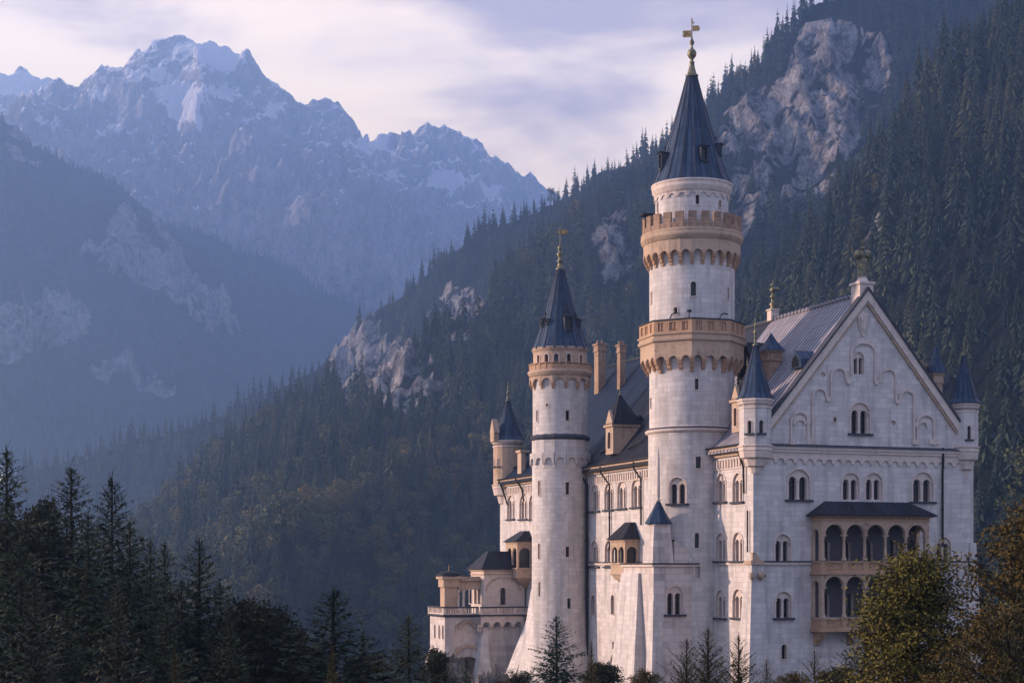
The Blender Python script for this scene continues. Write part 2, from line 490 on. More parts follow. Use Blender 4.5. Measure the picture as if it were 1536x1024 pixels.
k = NT('grey_crag'); ob = k.obj(); rc, rt = rock_nodes(k, ob, 8.0, (0.20, 0.18, 0.165), (0.04, 0.037, 0.034))
geo = k.geo(); spn = k.n('ShaderNodeSeparateXYZ'); k.l(geo.outputs['Normal'], spn.inputs[0])
ms = k.math('MULTIPLY', k.math('SUBTRACT', k.math('ADD', spn.outputs[2], k.math('MULTIPLY', k.noise(0.5, 4, 0.6, ob), 0.8)), 0.95), 5.0, clamp=True)
k.col(k.mix(ms, rc, (0.035, 0.04, 0.018))); k.bump(rt, 0.9, 0.5); M['crag'] = k.set(0.95, 0, 0.1)

def leafmat(name, stops, rnd=True, trans=0.12):
    k = NT(name); oi = k.n('ShaderNodeObjectInfo')
    r = oi.outputs['Random']
    n = k.noise(0.35 if rnd == 'big' else 3.0, 2, 0.5, k.obj())
    t = k.math('ADD', k.math('MULTIPLY', r, 0.62), k.math('MULTIPLY', n, 0.38))
    if rnd is True:     # stands differ in tone across the slope
        st = k.noise(0.011, 3, 0.6, oi.outputs['Location'])
        t = k.math('ADD', k.math('MULTIPLY', t, 0.55), k.math('MULTIPLY_ADD', st, 1.5, -0.52), clamp=True)
    k.col(k.ramp(t, stops))
    k.b.inputs['Transmission Weight'].default_value = 0.0
    k.b.inputs['Subsurface Weight'].default_value = 0.0
    return k.set(0.75, 0, 0.15)
M['needle'] = leafmat('spruce_needles', [(0.10, (0.004, 0.010, 0.008)), (0.42, (0.015, 0.028, 0.017)), (0.72, (0.040, 0.050, 0.022)), (0.95, (0.085, 0.072, 0.028))])
M['leaf'] = leafmat('forest_leaves', [(0.10, (0.030, 0.044, 0.016)), (0.40, (0.062, 0.068, 0.020)), (0.70, (0.10, 0.085, 0.024)), (0.93, (0.18, 0.11, 0.026))])
M['needle_far'] = leafmat('far_spruce', [(0.15, (0.006, 0.014, 0.013)), (0.85, (0.045, 0.058, 0.036))])
M['needle_near'] = leafmat('near_spruce_needles', [(0.1, (0.012, 0.025, 0.015)), (0.5, (0.027, 0.042, 0.021)), (0.9, (0.060, 0.066, 0.027))], 'big')
M['needle_pale'] = leafmat('grey_fir_needles', [(0.1, (0.020, 0.027, 0.020)), (0.9, (0.042, 0.046, 0.028))], 'big')
M['needle_gold'] = leafmat('golden_larch_needles', [(0.1, (0.030, 0.028, 0.008)), (0.5, (0.070, 0.058, 0.014)), (0.9, (0.14, 0.098, 0.022))], 'big')
M['leaf_yg'] = leafmat('yellow_green_leaves', [(0.1, (0.055, 0.055, 0.012)), (0.5, (0.125, 0.105, 0.020)), (0.9, (0.24, 0.18, 0.035))], 'big')
M['leaf_dark'] = leafmat('dark_broad_leaves', [(0.1, (0.016, 0.018, 0.008)), (0.5, (0.032, 0.030, 0.010)), (0.9, (0.065, 0.050, 0.014))], 'big')
M['leaf_gold'] = leafmat('russet_broad_leaves', [(0.1, (0.020, 0.019, 0.006)), (0.5, (0.045, 0.036, 0.010)), (0.9, (0.105, 0.070, 0.016))], 'big')
k = NT('bark'); f = k.noise(4.0, 4, 0.6, k.obj(), 0, (1, 1, 0.2)); k.col(k.ramp(f, [(0.35, (0.018, 0.014, 0.011)), (0.7, (0.055, 0.042, 0.032))])); M['bark'] = k.set(0.9, 0, 0.1)
# ------------------------------------------------------------------ land
def seg_height(x, y, line, fall, back=None):
    """height of a ridge given as 3D points: falls off sideways from its crest line"""
    bd = np.full(x.shape, 1e18); bz = np.zeros(x.shape)
    for (a, b) in zip(line[:-1], line[1:]):
        ax, ay, az_ = a; bx, by, bz_ = b
        dx, dy = bx - ax, by - ay
        L2 = dx*dx + dy*dy + 1e-9
        t = np.clip(((x - ax) * dx + (y - ay) * dy) / L2, 0, 1)
        d = np.hypot(x - ax - t*dx, y - ay - t*dy)
        m = d < bd
        bz = np.where(m, az_ + t * (bz_ - az_), bz); bd = np.where(m, d, bd)
    return bz - fall(bd)
def pinpoly(px, py, poly):
    ins = np.zeros(px.shape, bool)
    n = len(poly)
    for i in range(n):
        x1, y1 = poly[i]; x2, y2 = poly[(i+1) % n]
        c = ((y1 > py) != (y2 > py)) & (px < (x2 - x1) * (py - y1) / ((y2 - y1) + 1e-12) + x1)
        ins ^= c
    return ins
def grid_mesh(name, X, Y, Z, mat, attrs, kind='structure'):
    ny, nx = X.shape
    me = bpy.data.meshes.new(name)
    co = np.stack([X, Y, Z], -1).reshape(-1, 3).astype(np.float32)
    i = np.arange((ny-1)*(nx-1)); r = i // (nx-1); c = i % (nx-1)
    q = np.stack([r*nx + c, r*nx + c + 1, (r+1)*nx + c + 1, (r+1)*nx + c], -1).astype(np.int32)
    me.vertices.add(len(co)); me.vertices.foreach_set('co', co.ravel())
    me.loops.add(q.size); me.loops.foreach_set('vertex_index', q.ravel())
    me.polygons.add(len(q)); me.polygons.foreach_set('loop_start', np.arange(0, q.size, 4, dtype=np.int32))
    me.polygons.foreach_set('use_smooth', np.ones(len(q), bool))
    me.update(calc_edges=True)
    for k, v in attrs.items():
        at = me.attributes.new(k, 'FLOAT', 'POINT'); at.data.foreach_set('value', v.astype(np.float32).ravel())
    me.materials.append(mat)
    o = bpy.data.objects.new(name, me); C.objects.link(o); o['kind'] = kind
    return o
def proj(x, y, z):
    return 768 + FPX * x / y, HORIZON - FPX * z / y
def ridge(pts, drop=0.0):
    return [tuple(np.array(P(*p)) - np.array([0, 0, drop])) for p in pts]
class Land:
    """a height field with bilinear lookup"""
    def __init__(s, x0, x1, y0, y1, step, hf):
        s.x0, s.y0, s.st = x0, y0, step
        xs = np.arange(x0, x1 + step, step); ys = np.arange(y0, y1 + step, step)
        s.X, s.Y = np.meshgrid(xs, ys); s.Z = hf(s.X, s.Y)
    def h(s, x, y):
        fx = np.clip((x - s.x0) / s.st, 0, s.X.shape[1] - 1.001); fy = np.clip((y - s.y0) / s.st, 0, s.X.shape[0] - 1.001)
        i = fx.astype(int); j = fy.astype(int); u = fx - i; v = fy - j
        Z = s.Z
        return (Z[j, i]*(1-u) + Z[j, i+1]*u)*(1-v) + (Z[j+1, i]*(1-u) + Z[j+1, i+1]*u)*v
def smooth_poly_mask(px, py, polys, x, y, amp=9, sc=0.03):
    """1 inside the outlines, with a ragged edge"""
    wx = px + amp * fbm(x * sc, y * sc, 4, 77); wy = py + amp * fbm(x * sc + 50, y * sc, 4, 78)
    m = np.zeros(px.shape, bool)
    for p in polys: m |= pinpoly(wx, wy, p)
    return m.astype(float)

# --- the long wooded ridge behind the castle (crest about 1.5 km to 2.6 km away) and the nearer spur in front of it
RC = ridge([(2100,-240,1480),(1700,-170,1470),(1400,-75,1480),(1225,-38,1500),(1195,6,1530),(1130,66,1580),(1065,118,1640),(1010,178,1690),(960,208,1730),(905,222,1760),(855,258,1800),(800,290,1830),(740,312,1870),(690,345,1900),(640,385,1930),(590,424,1930),(540,452,1930),(505,492,1920),(470,524,1920),(400,566,1920),(300,606,1930),(200,630,1950),(100,660,1980),(20,684,2010),(-120,722,2080),(-400,785,2250)], 24)
RC2 = ridge([(1900,-120,780),(1650,-60,820),(1500,10,860),(1420,80,880),(1350,180,900),(1300,268,920),(1200,312,950),(1110,352,970),(1040,400,980),(960,455,1000),(900,540,1010),(840,595,1000),(730,652,960),(600,695,900),(520,730,860),(450,768,820),(400,793,790),(330,850,760),(250,920,740),(100,990,720)], 17)
RC3 = ridge([(1800,540,560),(1600,640,570),(1480,700,590),(1300,800,620),(1100,880,660)], 17)
CLIFFS_C = [
    [(1195,55),(1240,22),(1300,38),(1345,95),(1312,160),(1290,232),(1250,285),(1182,322),(1168,300),(1180,252),(1128,262),(1080,240),(1072,180),(1122,140),(1172,112)],
    [(484,560),(500,500),(545,455),(580,480),(575,515),(600,510),(655,552),(675,610),(600,632),(555,612),(510,600)],
    [(650,465),(680,415),(732,465),(716,515),(665,502)],
    [(888,360),(925,310),(945,345),(938,400),(908,425)],
    [(1075,330),(1100,262),(1160,262),(1150,330),(1100,360)],
    [(1300,345),(1322,330),(1335,352),(1310,368)],
]
def blur(z, r):
    for ax in (0, 1):
        for _ in range(2):
            p = np.concatenate([np.repeat(z.take([0], ax), r + 1, ax), z, np.repeat(z.take([-1], ax), r, ax)], ax)
            c = np.cumsum(p, ax); n = z.shape[ax]
            z = (c.take(range(2 * r + 1, 2 * r + 1 + n), ax) - c.take(range(0, n), ax)) / (2 * r + 1)
    return z
def even(z, x, y, line):
    """ease the steps between spurs away from the crest line"""
    d = -seg_height(x, y, [(a_, b_, 0) for a_, b_, c_ in line], lambda q: q)
    w = np.clip((d - 60) / 120, 0, 1)
    return z * (1 - w) + blur(z, 17) * w
def hC(x, y):
    wx = x + 35 * fbm(x * 0.004, y * 0.004, 3, 5); wy = y + 35 * fbm(x * 0.004, y * 0.004, 3, 6)
    a_ = seg_height(wx * 0.25 + x * 0.75, wy * 0.25 + y * 0.75, RC, lambda d: 0.60 * d + 85 * (1 - np.exp(-d / 110.0)))
    b_ = seg_height(x, y, RC2, lambda d: 0.62 * d + 25 * (1 - np.exp(-d / 60.0)))
    a_ = even(a_, x, y, RC); b_ = even(b_, x, y, RC2)
    c_ = seg_height(x, y, RC3, lambda d: 0.70 * d)
    a_r = seg_height(x, y, RC, lambda d: 0 * d)
    gul = fbm(x * 0.0042, y * 0.0021, 4, 21) * 42
    h = np.maximum(np.maximum(a_ + gul * np.clip((480 - a_) / 500, 0.05, 1) * np.clip((a_r - a_) / 150, 0.1, 1) , b_ + gul * 0.35), c_ + gul * 0.15)
    h = np.maximum(h, -118 + 6 * fbm(x * 0.01, y * 0.01, 3, 9))
    h += 4.0 * fbm(x * 0.02, y * 0.02, 4, 31)
    return h
def addcliff(L, polys, amp, sc, msc, k=1.0):
    px, py = proj(L.X, L.Y, L.Z)
    m = smooth_poly_mask(px, py, polys, L.X, L.Y, 13 * k, msc)
    # woods keep a foothold on ledges and in gullies
    led = fbm(L.X * sc * 1.6, L.Y * sc * 1.6 + L.Z * sc * 1.2, 4, 66)
    m = m * (led < 0.42)
    s = m.copy()
    for _ in range(2):
        s[1:-1, 1:-1] = (s[1:-1, 1:-1]*2 + s[:-2, 1:-1] + s[2:, 1:-1] + s[1:-1, :-2] + s[1:-1, 2:]) / 6
    r = ridged(L.X * sc * 1.7, L.Y * sc * 0.55, 6, 61, 2.2, 0.62) - 0.9
    f = np.abs(fbm(L.X * sc * 7, L.Y * sc * 5, 4, 62, 2.1, 0.6))
    L.Z = L.Z + s * (amp * r - amp * 0.55 * f)
    # broken ledges: the face steps back instead of sloping evenly
    st = amp * 0.55; q = L.Z / st + 0.6 * fbm(L.X * sc * 2, L.Y * sc * 2, 3, 68); fr = q - np.floor(q)
    L.Z = L.Z + s * 0.55 * st * (np.clip((fr - 0.25) / 0.3, 0, 1) - fr)
    L.mask = m
    return m
LC = Land(-1500, 1250, 330, 3000, 4.2, hC)
addcliff(LC, CLIFFS_C, 14, 0.016, 0.02)
near = LC.Y[:, 0] < 3100
hill_c = grid_mesh('hillside', LC.X, LC.Y, LC.Z, M['hill'], {'rock': LC.mask})

# --- the left mountain (3 to 5 km)
RB = ridge([(-900,-330,3000),(-500,-120,3100),(-200,40,3200),(0,160,3300),(60,198,3320),(110,228,3340),(150,238,3370),(200,268,3400),(260,302,3440),(320,332,3480),(380,368,3520),(440,402,3570),(500,436,3620),(560,470,3670),(640,520,3730),(760,600,3820)], 20)
RB2 = [ridge([(110,228,3340),(170,300,3200),(240,370,3100),(300,430,3020),(350,490,2960),(420,530,2900),(520,600,2850),(640,680,2800)], 20),
       ridge([(-200,260,3050),(0,440,2850),(120,475,2780),(190,540,2720),(270,585,2670),(330,640,2630)], 20)]
CLIFFS_B = [
    [(120,372),(190,330),(250,352),(300,420),(340,440),(356,492),(320,500),(270,470),(215,440),(160,400)],
    [(0,470),(60,455),(130,470),(142,505),(95,522),(0,545),(-60,540)],
    [(140,548),(200,552),(270,578),(262,592),(190,580),(150,566)],
    [(185,300),(215,295),(240,330),(205,320)],
    [(0,200),(30,195),(60,240),(20,250)],
]
def hB(x, y):
    h = seg_height(x, y, RB, lambda d: 0.62 * d)
    for q in RB2: h = np.maximum(h, seg_height(x, y, q, lambda d: 0.75 * d + 90 * (1 - np.exp(-d / 140.0))))
    gul = fbm(x * 0.0022, y * 0.0014, 4, 41)
    h += gul * 60 * np.clip((1150 - h) / 600, 0.15, 1)
    h = np.maximum(h, -122)
    return h + 9 * fbm(x * 0.009, y * 0.009, 4, 43)
LB = Land(-2000, 700, 2000, 4300, 8.5, hB)
addcliff(LB, CLIFFS_B, 34, 0.007, 0.008, 1.0)
SB = 1.32
LB.X, LB.Y, LB.Z = LB.X * SB, LB.Y * SB, LB.Z * SB
LB.x0 *= SB; LB.y0 *= SB; LB.st *= SB
hill_b = grid_mesh('mountain', LB.X, LB.Y, LB.Z, M['hillfar'], {'rock': LB.mask})

# --- the far snowy massif (7 to 10 km)
SKY_A = [(-300,150,9300),(-150,128,9200),(-60,160,9100),(30,170,9000),(104,137,9000),(150,108,8900),(185,95,8850),(215,75,8800),(240,65,8800),(270,56,8800),(290,60,8800),(312,70,8800),(332,69,8800),(356,79,8800),(372,95,8800),(390,112,8800),(410,127,8850),(437,148,8900)]
SKY_A2 = [(420,160,9200),(440,152,9300),(465,142,9300),(490,140,9300),(505,155,9350),(525,180,9400),(542,204,9450),(570,232,9500)]
SKY_A3 = [(520,230,9800),(542,208,9850),(560,205,9850),(585,197,9900),(612,199,9900),(640,190,9900),(675,188,9900),(700,205,9900),(740,235,9900),(775,250,9900),(802,266,9900),(850,300,9900),(930,380,9900)]
SKY_A0 = [(-200,100,10200),(-80,95,10200),(0,112,10200),(45,107,10200),(75,119,10200),(105,138,10200),(150,170,10200)]
SPURS = [
    [(290,60,8800),(300,110,8500),(304,160,8150),(345,205,7800),(385,245,7500),(470,310,7150),(560,392,6900),(640,470,6600)],
    [(104,137,9000),(60,150,8500),(30,168,8100),(60,215,7700),(150,262,7400),(230,330,7000)],
    [(437,148,8900),(470,190,8550),(505,232,8250),(560,300,7900),(620,345,7700),(690,400,7500)],
    [(215,75,8800),(205,150,8400),(240,205,8000),(300,275,7600),(380,345,7200),(450,420,6900)],
    [(356,79,8800),(372,130,8500),(400,182,8200),(440,235,7900),(500,300,7550),(570,350,7350)],
    [(542,208,9850),(565,250,9400),(610,290,9000),(650,330,8700)],
    [(675,188,9900),(668,230,9500),(700,280,9200),(735,320,9000)],
    [(640,190,9900),(600,235,9500),(590,262,9300)],
    [(150,108,8900),(140,160,8500),(170,215,8100)],
]
AL = [ridge(q) for q in [SKY_A, SKY_A2, SKY_A3, SKY_A0] + SPURS]
def hA(x, y):
    wx = x + 90 * fbm(x * 0.0016, y * 0.0016, 4, 51); wy = y + 90 * fbm(x * 0.0016, y * 0.0016, 4, 52)
    h = np.full(x.shape, -130.0)
    cd = np.full(x.shape, 1e9)
    for i, q in enumerate(AL):
        if i < 4: cd = np.minimum(cd, -seg_height(x, y, [(a_, b_, 0) for a_, b_, c_ in q], lambda d: d))
        f = (lambda d: 0.95 * d + 60 * (1 - np.exp(-d / 60.0))) if i < 4 else (lambda d: 0.80 * d)
        xx, yy = (x * 0.9 + wx * 0.1, y * 0.9 + wy * 0.1) if i < 4 else (wx, wy)
        h = np.maximum(h, seg_height(xx, yy, q, f))
    r = ridged(x * 0.0032, y * 0.0032, 6, 55) - 1.0
    r2 = ridged(x * 0.010, y * 0.010, 6, 58, 2.1, 0.6) - 1.0
    return h + (140 * r + 34 * r2) * np.clip((h + 200) / 900, 0.05, 1) * 0.85 * np.clip(cd / 220, 0.42, 1)
LA = Land(-3300, 1400, 6300, 10700, 11.0, hA)
SA = 0.72
LA.X, LA.Y, LA.Z = LA.X * SA, LA.Y * SA, LA.Z * SA
px, py = proj(LA.X, LA.Y, LA.Z)
sn = np.zeros(LA.X.shape)
for cx, cy, sx_, sy_, w in [(278,155,24,26,1.3),(262,140,30,12,.8),(336,88,26,16,1.0),(664,272,26,11,1.5),(560,215,26,10,.9),(20,125,45,12,1.1),(300,185,5,12,1.0),(178,180,4,14,.8),(590,262,22,6,.7),(735,285,16,10,.8),(150,145,22,7,.7),(330,135,30,12,.45),(410,165,20,10,.5),(245,115,25,12,.4)]:
    sn = np.maximum(sn, w * np.exp(-((px - cx) / sx_) ** 2 - ((py - cy) / sy_) ** 2))
massif = grid_mesh('mountain_range', LA.X, LA.Y, LA.Z, M['alp'], {'snow': sn})

# --- valley floor, and the knoll the castle and the near trees stand on
def near_h(x, y):
    u = (x - OX) * 0.940 + (y - OY) * 0.341; v = -(x - OX) * 0.341 + (y - OY) * 0.940
    du = np.maximum(np.maximum(-9 - u, u - 27), 0); dv = np.maximum(np.maximum(-3 - v, v - 76), 0)
    d = np.hypot(du, dv)
    hk = -15.5 - 0.55 * d * (d > 0) - 0.004 * d * d
    # the slope in front where the near trees stand
    f = -24 - 0.02 * np.abs(x) - 0.35 * np.maximum(y - 150, 0)
    h = np.maximum(hk, f)
    h = np.maximum(h, -126)
    return h + 1.1 * fbm(x * 0.06, y * 0.06, 4, 71)
LN = Land(-260, 260, -60, 480, 3.0, near_h)
ground = grid_mesh('ground', LN.X, LN.Y, LN.Z, M['floor'], {})
mb = MB(); mb.box(-6000, 6000, -400, 9000, -131, -127)
valley = mb.build('valley_floor', M['floor']); valley['kind'] = 'structure'
# ------------------------------------------------------------------ forest trees
def conifer_mesh(name, seed, tiers=11, per=8, spread=0.17, mat='needle', trunk=True, fine=1.0):
    """unit-high spruce: drooping pointed boughs in whorls, open between the tiers"""
    R = random.Random(seed); mb = MB()
    if trunk: mb.lathe([(0.012, 0.0), (0.009, 0.5), (0.002, 0.97)], 5, mi=1)
    for i in range(tiers):
        f = i / (tiers - 1)
        z = 0.10 + 0.87 * f ** 0.93
        rad = spread * (1 - f) ** 0.86 * R.uniform(0.80, 1.15) + 0.006
        n = max(4, int(per * (1 - 0.4 * f)))
        a0 = R.random() * 6.28
        for j in range(n):
            a = a0 + 6.283 * (j + R.uniform(-0.35, 0.35)) / n
            r = rad * R.uniform(0.55, 1.2)
            dr = r * R.uniform(0.35, 0.75)
            ca, sa = math.cos(a), math.sin(a)
            w = r * R.uniform(0.22, 0.36) * fine + 0.004
            zz_ = z + R.uniform(-.5, .5) * 0.6 / tiers
            def q(t, s, dz): return (ca*r*t - sa*s, sa*r*t + ca*s, zz_ - dr*t*t + dz)
            up = 0.035 * (1 - f) + 0.006
            v = [q(0.0, 0, up), q(0.42, w, -up*0.9), q(0.45, 0, up*0.9), q(0.42, -w, -up*0.9), q(0.78, w*0.6, -up), q(1.0, 0, 0.0), q(0.78, -w*0.6, -up)]
            mb.add(v, [(0, 2, 1), (0, 3, 2), (1, 2, 4), (2, 5, 4), (2, 6, 5), (3, 6, 2)], 0)
    v = [(0.008, 0, 0.93), (-0.004, 0.007, 0.93), (-0.004, -0.007, 0.93), (0, 0, 1.0)]
    mb.add(v, [(0, 1, 3), (1, 2, 3), (2, 0, 3)], 0)
    return mb.mesh(name, [M[mat], M['bark']])
def leafy_mesh(name, seed, n=420, mat='leaf', w=0.30):
    """unit-high broadleaf crown made of leaf clumps on a few lobes"""
    R = random.Random(seed); mb = MB()
    mb.lathe([(0.02, 0.0), (0.012, 0.45), (0.004, 0.8)], 5, mi=1)
    lobes = []
    for i in range(9):
        a = R.random() * 6.28; r = R.uniform(0, w * 0.62); z = R.uniform(0.34, 0.84)
        k = 1.0 - abs(z - 0.52) * 0.9
        lobes.append((r*math.cos(a)*k, r*math.sin(a)*k, z, R.uniform(0.10, 0.17) * k + 0.02))
    for i in range(n):
        x, y, z, r = R.choice(lobes)
        d = Vector((R.gauss(0, 1), R.gauss(0, 1), R.gauss(0, 0.9) + 0.25)).normalized()
        p = Vector((x, y, z)) + d * r * R.uniform(0.75, 1.08)
        s = R.uniform(0.018, 0.036)
        t = d.cross(Vector((R.gauss(0, 1), R.gauss(0, 1), R.gauss(0, 1)))).normalized(); b = d.cross(t)
        b = (b + d * R.uniform(-0.6, 0.6)).normalized()
        v = [p + t*s, p + b*s*R.uniform(.5, 1), p - t*s*R.uniform(.6, 1), p - b*s*R.uniform(.5, 1)]
        mb.add(v, [(0, 1, 2), (0, 2, 3)], 0)
    return mb.mesh(name, [M[mat], M['bark']])

def protos(cname, meshes):
    col = bpy.data.collections.new(cname)
    for me in meshes:
        o = bpy.data.objects.new(me.name, me); col.objects.link(o)
    return col
FC = protos('forest_kinds', [conifer_mesh('kind_a_spruce', 1), conifer_mesh('kind_b_spruce', 2, 10, 8, 0.20), conifer_mesh('kind_c_spruce', 3, 13, 8, 0.15),
                             leafy_mesh('kind_d_broadleaf', 4), leafy_mesh('kind_e_broadleaf', 5, 520, 'leaf', 0.34),
                             conifer_mesh('kind_f_fine_spruce', 6, 22, 10, 0.17, fine=0.62), conifer_mesh('kind_g_fine_spruce', 7, 19, 10, 0.195, fine=0.66)])
FB = protos('far_forest_kinds', [conifer_mesh('far_spruce_a', 11, 9, 6, 0.18, 'needle_far', trunk=False), conifer_mesh('far_spruce_b', 12, 8, 6, 0.22, 'needle_far', trunk=False)])

def scatter(name, pts, scl, idx, col, seed, label):
    me = bpy.data.meshes.new(name)
    me.vertices.add(len(pts)); me.vertices.foreach_set('co', pts.astype(np.float32).ravel())
    rs = np.random.RandomState(seed)
    def at(nm, ty, key, arr):
        a_ = me.attributes.new(nm, ty, 'POINT'); a_.data.foreach_set(key, arr.ravel())
    at('scl', 'FLOAT_VECTOR', 'vector', scl.astype(np.float32))
    rot = np.stack([rs.normal(0, .03, len(pts)), rs.normal(0, .03, len(pts)), rs.uniform(0, 6.28, len(pts))], -1)
    at('rot', 'FLOAT_VECTOR', 'vector', rot.astype(np.float32))
    at('idx', 'INT', 'value', idx.astype(np.int32))
    o = bpy.data.objects.new(name, me); C.objects.link(o); o['kind'] = 'stuff'
    tag(o, label, 'forest')
    ng = bpy.data.node_groups.new(name, 'GeometryNodeTree')
    ng.interface.new_socket('Geometry', in_out='INPUT', socket_type='NodeSocketGeometry')
    ng.interface.new_socket('Geometry', in_out='OUTPUT', socket_type='NodeSocketGeometry')
    N = ng.nodes; L = ng.links.new
    gi = N.new('NodeGroupInput'); go = N.new('NodeGroupOutput')
    iop = N.new('GeometryNodeInstanceOnPoints'); ci = N.new('GeometryNodeCollectionInfo')
    ci.inputs['Collection'].default_value = col; ci.inputs['Separate Children'].default_value = True; ci.inputs['Reset Children'].default_value = True
    def na(nm, ty):
        n = N.new('GeometryNodeInputNamedAttribute'); n.data_type = ty; n.inputs['Name'].default_value = nm
        return [q for q in n.outputs if q.enabled and q.name == 'Attribute'][0]
    iop.inputs['Pick Instance'].default_value = True
    L(gi.outputs[0], iop.inputs['Points']); L(ci.outputs[0], iop.inputs['Instance'])
    L(na('idx', 'INT'), iop.inputs['Instance Index']); L(na('scl', 'FLOAT_VECTOR'), iop.inputs['Scale'])
    e2r = N.new('FunctionNodeEulerToRotation'); L(na('rot', 'FLOAT_VECTOR'), e2r.inputs[0]); L(e2r.outputs[0], iop.inputs['Rotation'])
    L(iop.outputs[0], go.inputs[0])
    md = o.modifiers.new('trees', 'NODES'); md.node_group = ng
    return o

def seen(L, p, top, margin=14, steps=36):
    """trees whose top is not hidden behind the crest as seen from the valley side"""
    x, y, z = p[:, 0], p[:, 1], p[:, 2] + top
    ok = np.ones(len(p), bool)
    for k in range(1, steps):
        t = 1 - (k / steps) ** 1.6 * 0.75
        yy = y * t
        inside = yy > L.Y[0, 0]
        hh = L.h(x * t, yy)
        ok &= ~(inside & (hh > z * t + margin))
    return ok

rs = np.random.RandomState(7)
def candidates(x0, x1, y0, y1, sp):
    xs = np.arange(x0, x1, sp); ys = np.arange(y0, y1, sp)
    X, Y = np.meshgrid(xs, ys)
    X = X + rs.uniform(-.48, .48, X.shape) * sp; Y = Y + rs.uniform(-.48, .48, X.shape) * sp
    return X.ravel(), Y.ravel()
# main hillside
X, Y = candidates(-1700, 1300, 335, 2980, 8.3)
keep = (np.abs(X) < 0.355 * Y + 40)
X, Y = X[keep], Y[keep]
Z = LC.h(X, Y)
lm = Land.__new__(Land); lm.x0, lm.y0, lm.st, lm.X, lm.Y, lm.Z = LC.x0, LC.y0, LC.st, LC.X, LC.Y, LC.mask
rk = lm.h(X, Y)
patch = fbm(X * 0.03, Y * 0.03, 3, 91)
# only low growth right below the crags, so that their faces stay open
behind = np.maximum(lm.h(X * (1 + 22 / Y), Y + 22), lm.h(X * (1 + 40 / Y), Y + 40))
keep = (rk < 0.05) & ((behind < 0.5) | (rs.random_sample(len(X)) < 0.22)) | ((rk >= 0.05) & (rk < 0.25) & (rs.random_sample(len(X)) < 0.3)) | ((patch > 0.46) & (rs.random_sample(len(X)) < 0.35))
keep &= rs.random_sample(len(X)) < 0.93
X, Y, Z, patch, rk = X[keep], Y[keep], Z[keep], patch[keep], rk[keep]
sparse = np.ones(len(X), bool)
far = Y > 1500
sparse[far] = rs.random_sample(far.sum()) < 0.9
X, Y, Z, patch, rk = X[sparse], Y[sparse], Z[sparse], patch[sparse], rk[sparse]
pts = np.stack([X, Y, Z - 0.8], -1)
ok = seen(LC, pts, 24)
pts, patch, rk = pts[ok], patch[ok], rk[ok]
ppx, ppy = proj(pts[:, 0], pts[:, 1], pts[:, 2])
mix = fbm(pts[:, 0] * 0.009, pts[:, 1] * 0.009, 3, 95)
low = np.clip((ppy - 560) / 240, 0, 1) * np.clip((1500 - pts[:, 1]) / 500, 0, 1)
pleaf = np.clip(-0.03 + 0.55 * low + 0.75 * mix * (0.16 + low), 0, 0.8)
isleaf = rs.random_sample(len(pts)) < pleaf
H = np.where(isleaf, rs.uniform(15, 24, len(pts)), (18 + 16 * rs.random_sample(len(pts)) ** 1.7 + 2.0 * rs.normal(0, 1, len(pts))))
H *= np.where(rk > 0.3, 0.55, 1.0) * np.clip(1 + 0.35 * fbm(pts[:, 0] * 0.015, pts[:, 1] * 0.015, 3, 131), 0.65, 1.35)
idx = np.where(isleaf, 3 + rs.randint(0, 2, len(pts)), rs.randint(0, 3, len(pts)))
idx = np.where(~isleaf & (pts[:, 1] < 1080), 5 + rs.randint(0, 2, len(pts)), idx)
Wd = H * np.where(isleaf, 1.2, rs.uniform(0.85, 1.2, len(pts)))
# the largest-looking trees of the wood are single trees, the rest one forest
size = H / pts[:, 1]
vis = (ppx > -20) & (ppx < 1556) & (ppy - H / pts[:, 1] * FPX < 1024) & (ppy > 0)
hid = (ppx > 690) & (ppx < 1462) & (ppy > 560)     # behind the castle
score = np.where(vis & ~hid, size, -1)
order = np.argsort(-score)[:210]
single = np.zeros(len(pts), bool); single[order] = True
scl = np.stack([Wd, Wd, H], -1)
scatter('forest', pts[~single], scl[~single], idx[~single], FC, 1, 'dark mixed forest of spruce and autumn trees covering the ridge behind the castle')
kinds = list(FC.objects)
FOREST_SINGLES = [(pts[i], scl[i], int(idx[i])) for i in order]
def forest_single(k, p, s, kind):
    me = kinds[kind].data
    leafy = kind in (3, 4)
    o = bpy.data.objects.new('broadleaf_tree' if leafy else 'spruce_tree', me); C.objects.link(o)
    o.location = p; o.scale = s; o.rotation_euler = (0, 0, rs.uniform(0, 6.28))
    tag(o, 'rounded broadleaf tree among many on the lower wooded slope' if leafy else 'slender dark spruce among many on the lower wooded slope', 'tree',
        'broadleaf trees on the wooded slope' if leafy else 'spruces on the wooded slope')
for k, (p, s, kd) in enumerate(FOREST_SINGLES): forest_single(k, p, s, kd)
print('forest', len(pts), 'single', single.sum())

